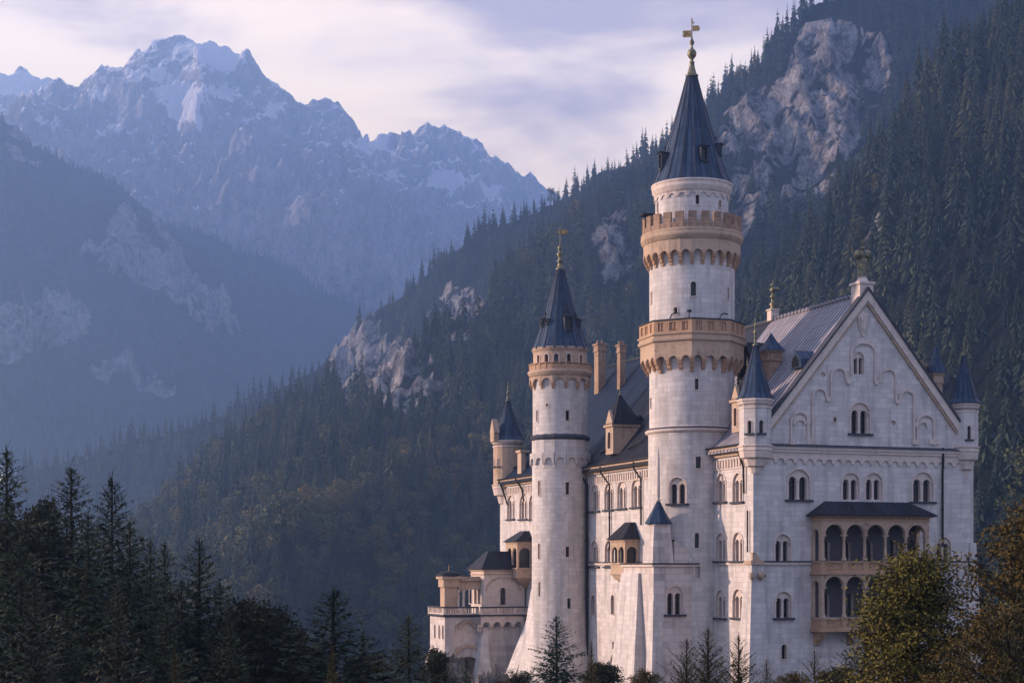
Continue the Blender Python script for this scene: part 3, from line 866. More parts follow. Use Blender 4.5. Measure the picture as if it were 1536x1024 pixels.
# left mountain
X, Y = candidates(-2100, 550, 2660, 5650, 14.5)
keep = (np.abs(X) < 0.33 * Y + 30); X, Y = X[keep], Y[keep]
Z = LB.h(X, Y)
lm.x0, lm.y0, lm.st, lm.X, lm.Y, lm.Z = LB.x0, LB.y0, LB.st, LB.X, LB.Y, LB.mask
rk = lm.h(X, Y); patch = fbm(X * 0.016, Y * 0.016, 3, 98)
behind = np.maximum(lm.h(X * (1 + 25 / Y), Y + 25), lm.h(X * (1 + 50 / Y), Y + 50))
keep = ((rk < 0.1) & (behind < 0.5)) | (patch > 0.55); X, Y, Z = X[keep], Y[keep], Z[keep]
pts = np.stack([X, Y, Z - 1.0], -1); ok = seen(LB, pts, 26, 25); pts = pts[ok]
H = rs.uniform(17, 32, len(pts)); W = H * rs.uniform(1.0, 1.6, len(pts))
scatter('forest', pts, np.stack([W, W, H], -1), rs.randint(0, 2, len(pts)), FB, 2, 'blue hazy conifer forest covering the left mountain')
print('far forest', len(pts))
# ------------------------------------------------------------------ castle helpers
CT, ST = 0.940, 0.341
def sol_v(px, u=0.0):
    t = (px - 768) / FPX
    return (OX + CT*u - t * (OY + ST*u)) / (ST + CT*t)
def sol_u(px, v=0.0):
    t = (px - 768) / FPX
    return (t * (OY + CT*v) - OX + ST*v) / (CT - ST*t)
def yy(u, v): return OY + ST*u + CT*v
def zz(py, u, v): return (HORIZON - py) / FPX * yy(u, v)
def LW(px, py, u=0.0):
    v = sol_v(px, u); return v, zz(py, u, v)
def GW(px, py, v=0.0):
    u = sol_u(px, v); return u, zz(py, u, v)
UL, NL = Vector((0, -1, 0)), Vector((-1, 0, 0))     # left-facing walls
UG, NG = Vector((1, 0, 0)), Vector((0, -1, 0))      # walls facing the viewer
ZZ = Vector((0, 0, 1))

def part(name, mb, mats, parent, label=None, top=False):
    """top=True: parent is the thing's Empty; meshes keep absolute heights"""
    o = mb.build(name, mats, parent, label)
    if o is not None and parent is not None and parent.type == 'EMPTY':
        o.location = (0, 0, -parent.location.z)
    return o

def cut(o, cutters):
    """carve the cutter shapes out of a wall, keeping the result as plain mesh"""
    for mb in cutters:
        if not mb.f: continue
        c = bpy.data.objects.new('cutter', mb.mesh('cutter', [o.data.materials[0], M['trim']]))
        C.objects.link(c); c.matrix_world = Matrix.Identity(4)
        par, loc = o.parent, o.location.copy()
        o.parent = None; o.location = (0, 0, 0)
        md = o.modifiers.new('b', 'BOOLEAN'); md.operation = 'DIFFERENCE'; md.solver = 'EXACT'; md.object = c
        dg = bpy.context.evaluated_depsgraph_get()
        me = bpy.data.meshes.new_from_object(o.evaluated_get(dg), preserve_all_data_layers=True, depsgraph=dg)
        o.modifiers.clear()
        old = o.data; me.name = old.name
        if len(me.polygons) > 0: o.data = me
        o.parent = par; o.location = loc
        bpy.data.objects.remove(c)

class Cuts:
    def __init__(s): s.a = MB(); s.b = MB()
    def list(s): return [s.a, s.b]

def pair_window(parent, cuts, p0, ax, n, W, H, sill=True, hood=True, narrow=False, dark_sill=True, name='window'):
    """round arch framing two smaller arched lights with a colonnette between them"""
    p0 = Vector(p0); d1 = 0.16; d2 = 0.62
    cuts.a.prism(arch_poly(W, H, 14), p0 - n*d1, ax, ZZ, n*(d1 + 0.4), 1)
    iw = W * 0.34; ih = H * 0.76; off = W * 0.235
    for s_ in (-1, 1):
        cuts.b.prism(arch_poly(iw, ih, 10), p0 + ax*(s_*off) - n*d2, ax, ZZ, n*(d2 + 0.4), 1)
    f = MB()
    if hood:
        r = W / 2 + 0.07; path = [(-r, 0.0), (-r, H - W/2)] + [(r*math.cos(t), H - W/2 + r*math.sin(t)) for t in [math.pi*(1 - i/14) for i in range(15)]] + [(r, H - W/2), (r, 0.0)]
        f.strip(path, 0.13, p0, ax, ZZ, n*0.07, 0)
    if sill:
        f.prism([(-W/2 - 0.3, -0.2), (W/2 + 0.3, -0.2), (W/2 + 0.3, 0.0), (-W/2 - 0.3, 0.0)], p0 - n*0.1, ax, ZZ, n*0.36, 1)
    # small capital blocks at the springing of the outer arch
    for s_ in (-1, 1):
        c = p0 + ax*(s_*(W/2 + 0.02)) + ZZ*(ih - iw/2)
        f.prism([(-0.13, 0), (0.13, 0), (0.13, 0.12), (-0.13, 0.12)], c - n*0.14, ax, ZZ, n*0.24, 0)
    w = part(name, f, [M['trim'], M['lead'] if dark_sill else M['trim']], parent)
    cb = MB(); cc = p0 - n*0.34; cr_ = max(0.055, W*0.062); zc = ih - iw/2
    z0 = p0.z
    cb.lathe([(cr_*1.7, z0), (cr_*1.7, z0 + 0.12), (cr_*1.05, z0 + 0.2), (cr_, z0 + zc*0.5), (cr_*0.92, z0 + zc - 0.16), (cr_*1.25, z0 + zc - 0.12), (cr_*1.75, z0 + zc + 0.02), (cr_*1.75, z0 + zc + 0.12)], 10, (cc.x, cc.y))
    o1 = part('column', cb, M['trim'], w)
    g = MB()
    for s_ in (-1, 1):
        g.prism(arch_poly(iw - 0.02, ih - 0.01, 8), p0 + ax*(s_*off) - n*0.60, ax, ZZ, n*0.03)
    o2 = part('pane', g, M['glass'], w)
    b = MB()
    for s_ in (-1, 1):
        c = p0 + ax*(s_*off) - n*0.57
        b.prism([(-0.025, 0), (0.025, 0), (0.025, ih - 0.05), (-0.025, ih - 0.05)], c, ax, ZZ, n*0.04)
        for q in (0.33, 0.62): b.prism([(-iw/2, ih*q), (iw/2, ih*q), (iw/2, ih*q + 0.045), (-iw/2, ih*q + 0.045)], c, ax, ZZ, n*0.035)
    part('glazing_bars', b, M['bars'], w)
    return w

def slit_window(parent, cuts, p0, ax, n, W, H, arch=True, frame=0.10, sill=False, name='window', deep=0.5):
    p0 = Vector(p0)
    poly = arch_poly(W, H, 8) if arch else [(-W/2, 0), (W/2, 0), (W/2, H), (-W/2, H)]
    cuts.a.prism(poly, p0 - n*deep, ax, ZZ, n*(deep + 0.6), 1)
    f = MB(); r = W/2 + frame/2
    if arch: path = [(-r, 0.0), (-r, H - W/2)] + [(r*math.cos(t), H - W/2 + r*math.sin(t)) for t in [math.pi*(1 - i/8) for i in range(9)]] + [(r, H - W/2), (r, 0.0)]
    else: path = [(-r, 0.0), (-r, H + frame/2), (r, H + frame/2), (r, 0.0)]
    f.strip(path, frame, p0 - n*0.05, ax, ZZ, n*0.09, 0)
    if sill: f.prism([(-W/2 - 0.25, -0.16), (W/2 + 0.25, -0.16), (W/2 + 0.25, 0.0), (-W/2 - 0.25, 0.0)], p0 - n*0.1, ax, ZZ, n*0.34, 1)
    else: f.prism([(-W/2 - 0.08, -0.1), (W/2 + 0.08, -0.1), (W/2 + 0.08, 0.0), (-W/2 - 0.08, 0.0)], p0 - n*0.1, ax, ZZ, n*0.18, 0)
    w = part(name, f, [M['trim'], M['lead']], parent)
    g = MB(); g.prism(arch_poly(W - 0.02, H - 0.01, 8) if arch else [(-W/2+.01, 0.01), (W/2-.01, 0.01), (W/2-.01, H-.01), (-W/2+.01, H-.01)], p0 - n*(deep - 0.02), ax, ZZ, n*0.03)
    part('pane', g, M['glass'], w)
    return w

def ring_pts(nside, R, a0, per=1):
    v = [Vector((R*math.cos(a0 + 2*math.pi*i/nside), R*math.sin(a0 + 2*math.pi*i/nside), 0)) for i in range(nside)]
    out = []
    for i in range(nside):
        for k in range(per): out.append(v[i].lerp(v[(i+1) % nside], k / per))
    return out
def machicolation(mb, Rin, Rout, z0, z1, nside, a0, per, c=(0, 0), bw=0.34, mi=0, pointed=False):
    """corbel brackets carrying a row of little arches, z0 foot of the brackets, z1 top of the arcade"""
    A = ring_pts(nside, Rout, a0, per); B = ring_pts(nside, Rin - 0.12, a0, per); n = len(A)
    cc = Vector((c[0], c[1], 0))
    H = z1 - z0
    for i in range(n):
        p, q = A[i] + cc, A[(i+1) % n] + cc
        pi_ = B[i] + cc
        L = (q - p).length; ax = (q - p).normalized(); nn = ax.cross(ZZ)
        r = (L - bw) / 2 * 0.96
        zs = z0 + H*0.42
        top = z1
        poly = [(0, zs), (L/2 - r, zs)]
        ra = min(r, (z1 - zs) * 0.86)
        m = 9
        for k in range(1, m):
            t = math.pi * (1 - k/m)
            poly.append((L/2 + r*math.cos(t), zs + ra*math.sin(t) + 0.001))
        poly += [(L/2 + r, zs), (L, zs), (L, top), (0, top)]
        mb.prism(poly, p - nn*0.42, ax, ZZ, nn*0.42, mi)
        # bracket in three rounded steps
        d = (p - pi_); D = d.length; d.normalize(); s = d.cross(ZZ) * -1
        t = ZZ
        prof = [(-0.1, z0), (D*0.34, z0 + 0.02*H), (D*0.42, z0 + 0.13*H), (D*0.62, z0 + 0.15*H), (D*0.72, z0 + 0.28*H), (D*0.86, z0 + 0.30*H), (D*0.97, z0 + 0.43*H), (D*1.01, zs + 0.001), (D*1.01, zs + 0.10*H), (-0.1, zs + 0.10*H)]
        w = bw * 0.92
        side = ZZ.cross(d)      # tangential
        mb.prism(prof, pi_ + side*(w/2), d, ZZ, d.cross(ZZ)*w, mi + 1)
def drum(prof, nside, a0, smooth=False, c=(0, 0), mi=0):
    m = MB(); m.lathe(prof, nside, c, a0, mi, smooth); return m
def finial(prof_scale, z0, z1, c=(0, 0), r=0.3):
    """stacked balls and collars narrowing to a spike"""
    H = z1 - z0; m = MB()
    P_ = [(1.15, 0), (1.2, .03), (.75, .06), (.5, .16), (.38, .26), (.62, .29), (.40, .31), (.30, .37), (.55, .41), (.72, .46), (.55, .51), (.25, .55), (.20, .62), (.40, .65), (.46, .69), (.34, .73), (.15, .76), (.12, .88), (.20, .91), (.10, .94), (.03, 1.0)]
    m.lathe([(a*r, z0 + b*H) for a, b in P_], 12, c, 0, 0, True)
    return m
class Tower:
    def __init__(s, name, label, cat, cu, cv, zb, group=None):
        s.cu, s.cv = cu, cv
        w = uv2w(cu, cv, zb); s.W = w
        s.e = thing(name, label, cat, w, TH, group)
        s.cam = math.atan2(-w.y, -w.x) - TH      # direction towards the viewer in the tower's own axes
        s.Y = w.y; s.pxc = 768 + FPX * w.x / w.y; s.m = w.y / FPX
    def ang(s, px, R): return s.cam + math.asin(max(-0.97, min(0.97, (px - s.pxc) * s.m / R)))
    def z(s, py): return (HORIZON - py) * s.m
    def frame(s, a, R):
        n = Vector((math.cos(a), math.sin(a), 0)); return n * R, ZZ.cross(n), n
# ------------------------------------------------------------------ the tall tower
T = Tower('tall_round_tower', 'tallest white round tower with two battlemented galleries and a steep blue cone roof', 'tower', -0.3, 12.4, -16.0)
e = T.e; z = T.z
R = 4.33
a8 = T.cam
# lower shaft, eight-sided
cuts = Cuts()
low = MB(); low.lathe([(R*1.01, -16.0), (R*1.01, z(652))], 96, (0, 0), a8, 0, False)
ow = part('wall', low, [M['stone'], M['trim']], e)
cu_low = cuts
p_, ax_, n_ = T.frame(T.ang(1017, R), R*1.01)
pair_window(e, cuts, (p_.x, p_.y, z(757)), ax_, n_, 1.75, 2.55)
for px, py0, py1, w in ((1047, 706, 689, .5), (1045, 822, 800, .42), (1046, 866, 849, .5)):
    p_, ax_, n_ = T.frame(T.ang(px, R), R*1.01)
    slit_window(e, cuts, (p_.x, p_.y, z(py0)), ax_, n_, w, (py0-py1)*T.m, py1 == 800)
cut(ow, cuts.list())
cuts = Cuts()
mid = MB(); mid.lathe([(R*.985, z(645)), (R*.985, z(520))], 96, (0, 0), a8, 0, False)
ow = part('wall', mid, [M['stone'], M['trim']], e)
for px, py0, py1 in ((1045, 591, 575), (976, 612, 598)):
    p_, ax_, n_ = T.frame(T.ang(px, R), R*.985)
    slit_window(e, cuts, (p_.x, p_.y, z(py0)), ax_, n_, .36, (py0-py1)*T.m, False)
cut(ow, cuts.list())
m = MB(); m.lathe([(R, z(653)), (R*1.075, z(651)), (R*1.09, z(648)), (R*1.05, z(646)), (R*0.98, z(642))], 48, (0, 0), a8, 0, True)
part('string_course', m, M['trim'], e)
m = MB(); m.lathe([(R*1.0, z(646.5)), (R*1.085, z(646.3)), (R*1.07, z(644.6)), (R*0.97, z(643.5))], 96, (0, 0), a8, 0, False)
part('string_course_flashing', m, M['lead'], e)
# upper shaft, round
cuts = Cuts()
up = MB(); up.lathe([(R*0.985, z(490)), (R*0.985, z(362))], 96, (0, 0), 0, 0, False)
ow = part('wall', up, [M['stone'], M['trim']], e)
for px, py0, py1, w, ar in ((1040, 454, 433, .52, True), (978, 458, 440, .30, False), (1091, 456, 438, .30, False), (1014, 480, 469, .42, True)):
    p_, ax_, n_ = T.frame(T.ang(px, R*.985), R*0.985)
    slit_window(e, cuts, (p_.x, p_.y, z(py0)), ax_, n_, w, (py0-py1)*T.m, ar)
cut(ow, cuts.list())
# lower gallery (eight-sided)
m = MB(); machicolation(m, R, 5.18, z(565), z(524), 8, a8, 3, bw=0.42)
m.lathe([(R*0.9, z(524.5)), (5.20, z(524)), (5.20, z(521)), (5.42, z(519)), (5.46, z(515.5)), (5.30, z(514)), (5.34, z(511)), (5.50, z(509.5)), (5.50, z(508)), (5.20, z(507))], 8, (0, 0), a8, 0, False)
g1 = part('corbel_gallery', m, [M['warmtrim'], M['warm']], e)
m = MB()
A = ring_pts(8, 5.28, a8, 1); B = ring_pts(8, 4.95, a8, 1)
zb_, zt_ = z(508), z(489)
m.lathe([(5.10, zb_), (5.10, zt_)], 8, (0, 0), a8, 0, False)
for i in range(8):
    p, q = A[i], A[(i+1) % 8]; L = (q-p).length; ax = (q-p).normalized(); nn = ax.cross(ZZ)
    for k in range(4):
        x0 = L*k/3 if k else 0; x0 = (0, L/3 - .3, 2*L/3 - .3, L - .42)[k]; x1 = (.42, L/3 + .3, 2*L/3 + .3, L)[k]
        m.prism([(x0, zb_), (x1, zb_), (x1, zt_), (x0, zt_)], p - nn*.2, ax, ZZ, nn*.2)
    for y0_, y1_ in ((zb_, zb_ + .22), (zt_ - .22, zt_)):
        m.prism([(0, y0_), (L, y0_), (L, y1_), (0, y1_)], p - nn*.2, ax, ZZ, nn*.19)
    for k in range(3):      # carved relief in the panels
        for j in range(3):
            x = L*(k + .5)/3 + (j - 1)*.28; m.prism([(x-.07, zb_+.3), (x+.07, zb_+.3), (x+.09, zt_-.3), (x-.03, zt_-.25)], p - nn*.2, ax, ZZ, nn*(.10 + .04*(j % 2)))
part('parapet', m, M['warm'], e)
m = MB(); m.lathe([(5.08, zt_ - .02), (5.40, zt_), (5.42, zt_ + .10), (4.2, zt_ + .20)], 8, (0, 0), a8, 0, False)
part('parapet_coping', m, M['lead'], e)
for k, (aa, sgn) in enumerate(((T.cam - .42, 1), (T.cam - .05, 0), (T.cam + .55, 1))):
    m = MB(); p = Vector((math.cos(aa), math.sin(aa), 0)) * 5.2; tt = ZZ.cross(p.normalized())
    h = zt_ + .1
    if sgn: m.tube([p + ZZ*h, p + ZZ*(h + .35) + tt*.15, p + ZZ*(h + .5) + tt*.45, p + ZZ*(h + .45) + tt*.9], .07, 6)
    else: m.tube([p + ZZ*h, p + ZZ*(h + .6)], .05, 6); m.box(p.x-.18, p.x+.18, p.y-.18, p.y+.18, h + .55, h + .75)
    part('water_spout' if sgn else 'vent_pipe', m, M['iron'], e)
# upper gallery, round with battlements
n26 = 26
m = MB(); machicolation(m, R*.985, 4.88, z(408), z(371), n26, a8, 1, bw=0.36)
m.lathe([(R*.9, z(371.5)), (4.90, z(371)), (4.92, z(368)), (5.10, z(366)), (5.16, z(361)), (5.02, z(359.5)), (5.14, z(357)), (5.10, z(355)), (4.9, z(354))], 52, (0, 0), a8, 0, True)
part('corbel_gallery', m, [M['warmtrim'], M['warm']], e)
m = MB(); zb_, zm_, zt_ = z(356), z(347), z(333)
nb = 24
for i in range(nb):
    a0, a1 = 2*math.pi*i/nb, 2*math.pi*(i + .62)/nb; a2 = 2*math.pi*(i+1)/nb
    def pt(r, a, h): return (r*math.cos(a), r*math.sin(a), h)
    m.hexa([pt(4.65, a0, zb_), pt(5.02, a0, zb_), pt(5.02, a1, zb_), pt(4.65, a1, zb_)], [pt(4.65, a0, zt_), pt(5.02, a0, zt_), pt(5.02, a1, zt_), pt(4.65, a1, zt_)])
    m.hexa([pt(4.60, a0, zt_), pt(5.07, a0, zt_), pt(5.07, a1, zt_), pt(4.60, a1, zt_)], [pt(4.62, a0, zt_+.12), pt(5.05, a0, zt_+.12), pt(5.05, a1, zt_+.12), pt(4.62, a1, zt_+.12)])
    m.hexa([pt(4.68, a1, zb_), pt(4.99, a1, zb_), pt(4.99, a2, zb_), pt(4.68, a2, zb_)], [pt(4.68, a1, zm_), pt(4.99, a1, zm_), pt(4.99, a2, zm_), pt(4.68, a2, zm_)])
part('battlement', m, M['brickwarm'], e)
m = MB(); m.lathe([(3.5, z(352)), (4.7, z(354))], 40, (0, 0), 0, 0, True); part('gallery_floor', m, M['lead'], e)
p = Vector((math.cos(T.cam - 1.2), math.sin(T.cam - 1.2), 0)) * 4.6; m = MB()
m.tube([p + ZZ*z(350), p + ZZ*z(330)], .10); m.box(p.x - .8, p.x + .5, p.y - .5, p.y + .6, z(328), z(325)); part('lamp_hood', m, M['iron'], e)
# drum under the cone
R3 = 3.66; cuts = Cuts()
m = MB(); m.lathe([(R3, z(352)), (R3, z(292))], 80, (0, 0), 0, 0, False)
ow = part('wall', m, [M['stone'], M['trim']], e)
for px, py0, py1 in ((1046, 318, 304), (1079, 320, 309), (987, 322, 306), (1010, 0, 0)):
    if py0 == 0: continue
    p_, ax_, n_ = T.frame(T.ang(px, R3), R3); slit_window(e, cuts, (p_.x, p_.y, z(py0)), ax_, n_, .36, (py0-py1)*T.m, True)
cut(ow, cuts.list())
m = MB(); nn_ = 22
for i in range(nn_):
    a_ = 2*math.pi*i/nn_
    pr, ax_, n_ = T.frame(a_, R3*math.cos(math.pi/nn_)); L = 2*R3*math.tan(math.pi/nn_)
    poly = [(-L/2, 0), (-L*.36, 0)] + [(L*.36*math.cos(t), .34*math.sin(t)+.01) for t in [math.pi*(1-k/6) for k in range(1, 6)]] + [(L*.36, 0), (L/2, 0), (L/2, .5), (-L/2, .5)]
    m.prism(poly, pr + ZZ*z(305), ax_, ZZ, n_*.14)
m.lathe([(R3, z(297.5)), (R3+.12, z(297)), (R3+.14, z(294)), (R3 + .34, z(290)), (R3+.36, z(286)), (R3+.24, z(284.5)), (R3+.46, z(282)), (R3+.44, z(280)), (3.0, z(279.5))], 40, (0, 0), 0, 0, True)
part('cornice', m, M['trim'], e)
m = MB(); zb_, zt_ = z(282), z(113)
prof = [(3.98, zb_), (4.02, zb_ + .12), (3.62, zb_ + .9)]
for k in range(1, 9):
    f = k/8; prof.append((3.62 + (0.50-3.62)*f - .12*math.sin(math.pi*f), zb_ + .9 + (zt_ - zb_ - .9)*f))
m.lathe(prof, 16, (0, 0), a8 + .1, 0, False)
roof = part('roof', m, M['roof'], e)
# seams of the roof sheets
m = MB()
for i in range(16):
    a_ = a8 + .1 + 2*math.pi*i/16
    m.tube([(r*math.cos(a_)*1.004, r*math.sin(a_)*1.004, h) for r, h in prof], .045, 4)
part('ridge_seams', m, M['lead'], roof)
def cone_r(h): 
    for (r0, h0), (r1, h1) in zip(prof, prof[1:]):
        if h0 <= h <= h1: return r0 + (r1-r0)*(h-h0)/(h1-h0)
    return .5
def cone_dormer(TW, parent, px, py0, py1, w, hh, rfun, roofm=None, name='dormer'):
    """little gabled roof window with a spike, standing on a cone roof"""
    h0 = TW.z(py0); Rr = rfun(h0); a_ = TW.ang(px, Rr) if isinstance(px, (int, float)) else px[0]
    p, ax, n = TW.frame(a_, Rr + .12)
    h1 = TW.z(py1); d = MB()
    for s_ in (-1, 1): d.prism([(s_*w/2 - .07, h0), (s_*w/2 + .07, h0), (s_*w/2 + .07, h0 + hh), (s_*w/2 - .07, h0 + hh)], p - n*1.2, ax, ZZ, n*1.2)
    d.prism([(-w/2, h0 - .12), (w/2, h0 - .12), (w/2, h0 + .10), (-w/2, h0 + .10)], p - n*1.0, ax, ZZ, n*1.06)
    d.prism([(-w/2, h0 + hh - .1), (w/2, h0 + hh - .1), (w/2, h0 + hh + .05), (-w/2, h0 + hh + .05)], p - n*1.0, ax, ZZ, n*1.03)
    o = part(name, d, M['lead'], parent)
    g = MB(); g.prism([(-w/2+.07, h0+.1), (w/2-.07, h0+.1), (w/2-.07, h0 + hh-.1), (-w/2+.07, h0+hh-.1)], p - n*.3, ax, ZZ, n*.04)
    part('pane', g, M['glass'], o)
    r_ = MB(); hw = w/2 + .22; A_ = h0 + hh + .05
    c0 = p + n*.18
    base = [c0 - ax*hw, c0 + ax*hw, c0 + ax*hw - n*1.7, c0 - ax*hw - n*1.7]
    k1 = [q.lerp(c0 - n*.75, .62) for q in base]
    mid_ = A_ + (h1 - A_)*.42; tip = c0 - n*.75
    r_.hexa([tuple(q + ZZ*A_) for q in base], [tuple(q + ZZ*mid_) for q in k1])
    r_.add([tuple(q + ZZ*mid_) for q in k1] + [tuple(tip + ZZ*h1)], [(0, 1, 4), (1, 2, 4), (2, 3, 4), (3, 0, 4)])
    ro = part('dormer_roof', r_, M['roofdark'] if roofm is None else roofm, o)
    f_ = MB(); f_.tube([tip + ZZ*(h1 - .1), tip + ZZ*(h1 + .55)], .05); f_.lathe([(.02, h1 + .2), (.11, h1 + .3), (.02, h1 + .4)], 8, (tip.x, tip.y)); part('spike', f_, M['iron'], o)
    return o
cone_dormer(T, e, 1056, 252, 228, .62, 1.35, cone_r)
cone_dormer(T, e, 992, 258, 232, .62, 1.6, cone_r)
cone_dormer(T, e, 1085, 236, 216, .55, 1.0, cone_r)
m = MB(); zt_ = z(114)
m.lathe([(.62, zt_ - .1), (.66, zt_ + .05), (.46, zt_ + .18), (.30, z(101)), (.22, z(95)), (.30, z(94)), (.16, z(92)), (.18, z(89)), (.36, z(86)), (.46, z(82.5)), (.46, z(79)), (.34, z(75.5)), (.14, z(73)), (.10, z(69)), (.22, z(66)), (.26, z(63)), (.12, z(60)), (.06, z(55)), (.05, z(31)), (.10, z(30)), (.01, z(27))], 14)
part('finial', m, M['bronze'], e)
m = MB(); th = T.cam; rr = ZZ.cross(Vector((math.cos(th), math.sin(th), 0)))
def flag(m_, h0, h1, x0, x1, zt0=0.0):
    d = .03
    n_ = rr.cross(ZZ)
    m_.prism([(x0, h0), (x1, h0), (x1, h1), (x0, h1)], -n_*d, rr, ZZ, n_*2*d)
flag(m, z(56), z(46), -.86, -.08); 
for k in range(3): flag(m, z(54.5) + k*.2, z(54.5) + k*.2 + .07, -.98, -.86)
part('weather_vane', m, M['gold'], e)
m = MB(); flag(m, z(47), z(39), .08, .72); flag(m, z(45), z(42), .72, .80); flag(m, z(35.5), z(33), .04, .24); part('weather_vane', m, M['gold'], e)

# ------------------------------------------------------------------ the second tower
T = Tower('round_tower', 'shorter white round tower with arcaded gallery under its dark cone roof', 'tower', -2.45, 43.0, -17.0)
e = T.e; z = T.z; R = 3.22; a8 = T.cam + .2
cuts = Cuts(); m = MB()
m.lathe([(4.35, -17.0), (4.0, -12.5), (3.6, z(960)), (3.35, z(890)), (R*1.03, z(850)), (R*1.02, z(703)), ], 80, (0, 0), 0, 0, False)
ow = part('wall', m, [M['stone'], M['trim']], e)
for px, py0, py1, w in ((851, 743, 725, .42), (851, 835, 820, .42), (853, 911, 896, .42), (809, 744, 722, .34), (809, 838, 815, .34), (810, 893, 872, .34)):
    p_, ax_, n_ = T.frame(T.ang(px, R*1.02), R*1.02); slit_window(e, cuts, (p_.x, p_.y, z(py0)), ax_, n_, w, (py0-py1)*T.m, px < 820)
cut(ow, cuts.list())
m = MB(); m.lathe([(R*1.045, z(704)), (R*1.045, z(660))], 16, (0, 0), a8, 0, False)
nn_ = 16
for i in range(nn_):
    a_ = a8 + 2*math.pi*(i + .5)/nn_
    pr, ax_, n_ = T.frame(a_, R*1.045*math.cos(math.pi/nn_)); L = 2*R*1.045*math.tan(math.pi/nn_)
    poly = [(-L/2, .1), (-L*.36, 0.25)] + [(L*.36*math.cos(t), .3 + .62*math.sin(t)) for t in [math.pi*(1-k/8) for k in range(1, 8)]] + [(L*.36, .25), (L/2, .1), (L/2, 1.5), (-L/2, 1.5)]
    m.prism(poly, pr + ZZ*z(700), ax_, ZZ, n_*.26)
part('arcaded_band', m, M['stone'], e)
m = MB(); m.lathe([(R*1.03, z(662)), (R*1.10, z(660)), (R*1.12, z(657)), (R*1.06, z(655)), (R*.98, z(652))], 16, (0, 0), a8, 0, False); part('string_course', m, M['lead'], e)
cuts = Cuts(); m = MB(); m.lathe([(R, z(655)), (R, z(565))], 80, (0, 0), 0, 0, False); ow = part('wall', m, [M['stone'], M['trim']], e)
for px, py0, py1, w in ((851, 634, 619, .42), (806, 634, 617, .34), (821, 613, 608, .28)):
    p_, ax_, n_ = T.frame(T.ang(px, R), R); slit_window(e, cuts, (p_.x, p_.y, z(py0)), ax_, n_, w, (py0-py1)*T.m, px < 850 )
cut(ow, cuts.list())
m = MB(); machicolation(m, R, 3.62, z(587), z(567), 14, a8, 1, bw=0.34)
m.lathe([(R*.9, z(567.5)), (3.64, z(567)), (3.66, z(564)), (3.80, z(562)), (3.84, z(559)), (3.6, z(557.5))], 42, (0, 0), 0, 0, True)
part('corbel_gallery', m, [M['warmtrim'], M['warm']], e)
m = MB(); nb = 28; zb_, zt_ = z(559), z(549)
for i in range(nb):
    a0 = 2*math.pi*i/nb; a1 = 2*math.pi*(i+1)/nb; am = a0 + (a1-a0)*.28
    def pt(r, a, h): return (r*math.cos(a), r*math.sin(a), h)
    m.hexa([pt(3.5, a0, zb_), pt(3.68, a0, zb_), pt(3.68, am, zb_), pt(3.5, am, zb_)], [pt(3.5, a0, zt_), pt(3.68, a0, zt_), pt(3.68, am, zt_), pt(3.5, am, zt_)])
    m.hexa([pt(3.54, am, zb_), pt(3.64, am, zb_), pt(3.64, a1, zb_), pt(3.54, a1, zb_)], [pt(3.54, am, zt_-.1), pt(3.64, am, zt_-.1), pt(3.64, a1, zt_-.1), pt(3.54, a1, zt_-.1)])
m.lathe([(3.46, zt_), (3.72, zt_), (3.72, zt_+.1), (3.46, zt_+.1)], 42, (0, 0), 0, 0, True)
part('parapet', m, M['warm'], e)
R3 = 3.16; cuts = Cuts(); m = MB(); m.lathe([(R3, z(560)), (R3, z(528))], 80, (0, 0), 0, 0, False); ow = part('wall', m, [M['warmtrim'], M['warm']], e)
for px in (808, 820, 834.5, 853, 871, 880):
    if px in (808,): pass
    p_, ax_, n_ = T.frame(T.ang(px, R3), R3); slit_window(e, cuts, (p_.x, p_.y, z(550)), ax_, n_, .5, 15*T.m, True, frame=.12)
cut(ow, cuts.list())
m = MB(); m.lathe([(R3, z(530)), (R3+.1, z(529)), (R3+.12, z(527)), (3.36, z(525.5)), (3.36, z(524)), (2.5, z(523))], 40, (0, 0), 0, 0, True); part('cornice', m, M['warmtrim'], e)
zb_, zt_ = z(526), z(403)
prof = [(3.36, zb_), (3.40, zb_ + .08), (3.02, zb_ + .95)]
for k in range(1, 9):
    f = k/8; prof.append((3.02 + (0.46-3.02)*f - .16*math.sin(math.pi*f), zb_ + .95 + (zt_ - zb_ - .95)*f))
m = MB(); m.lathe(prof, 16, (0, 0), a8, 0, False); roof = part('roof', m, M['roof'], e)
m = MB()
for i in range(16):
    a_ = a8 + 2*math.pi*i/16; m.tube([(r*math.cos(a_)*1.004, r*math.sin(a_)*1.004, h) for r, h in prof], .04, 4)
part('ridge_seams', m, M['lead'], roof)
def cone_r2(h):
    for (r0, h0), (r1, h1) in zip(prof, prof[1:]):
        if h0 <= h <= h1: return r0 + (r1-r0)*(h-h0)/(h1-h0)
    return .5
cone_dormer(T, e, 853, 499, 466, .95, 1.5, cone_r2)
cone_dormer(T, e, 813, 492, 476, .5, .8, cone_r2); cone_dormer(T, e, 868.5, 492, 476, .5, .8, cone_r2)
cone_dormer(T, e, 821, 489, 480, .4, .5, cone_r2)
m = MB(); zt_ = z(404)
m.lathe([(.50, zt_ - .1), (.54, zt_+.05), (.36, zt_ + .2), (.24, z(394)), (.42, z(392)), (.22, z(390)), (.20, z(386)), (.38, z(383)), (.38, z(380.5)), (.16, z(378)), (.26, z(374)), (.30, z(371)), (.12, z(368)), (.05, z(365)), (.04, z(343)), (.01, z(339))], 12)
part('finial', m, M['bronze'], e)
m = MB(); th = T.cam; rr = ZZ.cross(Vector((math.cos(th), math.sin(th), 0)))
flag(m, z(351), z(345), .05, .85); flag(m, z(349), z(347), -.5, -.04); part('weather_vane', m, M['gold'], e)
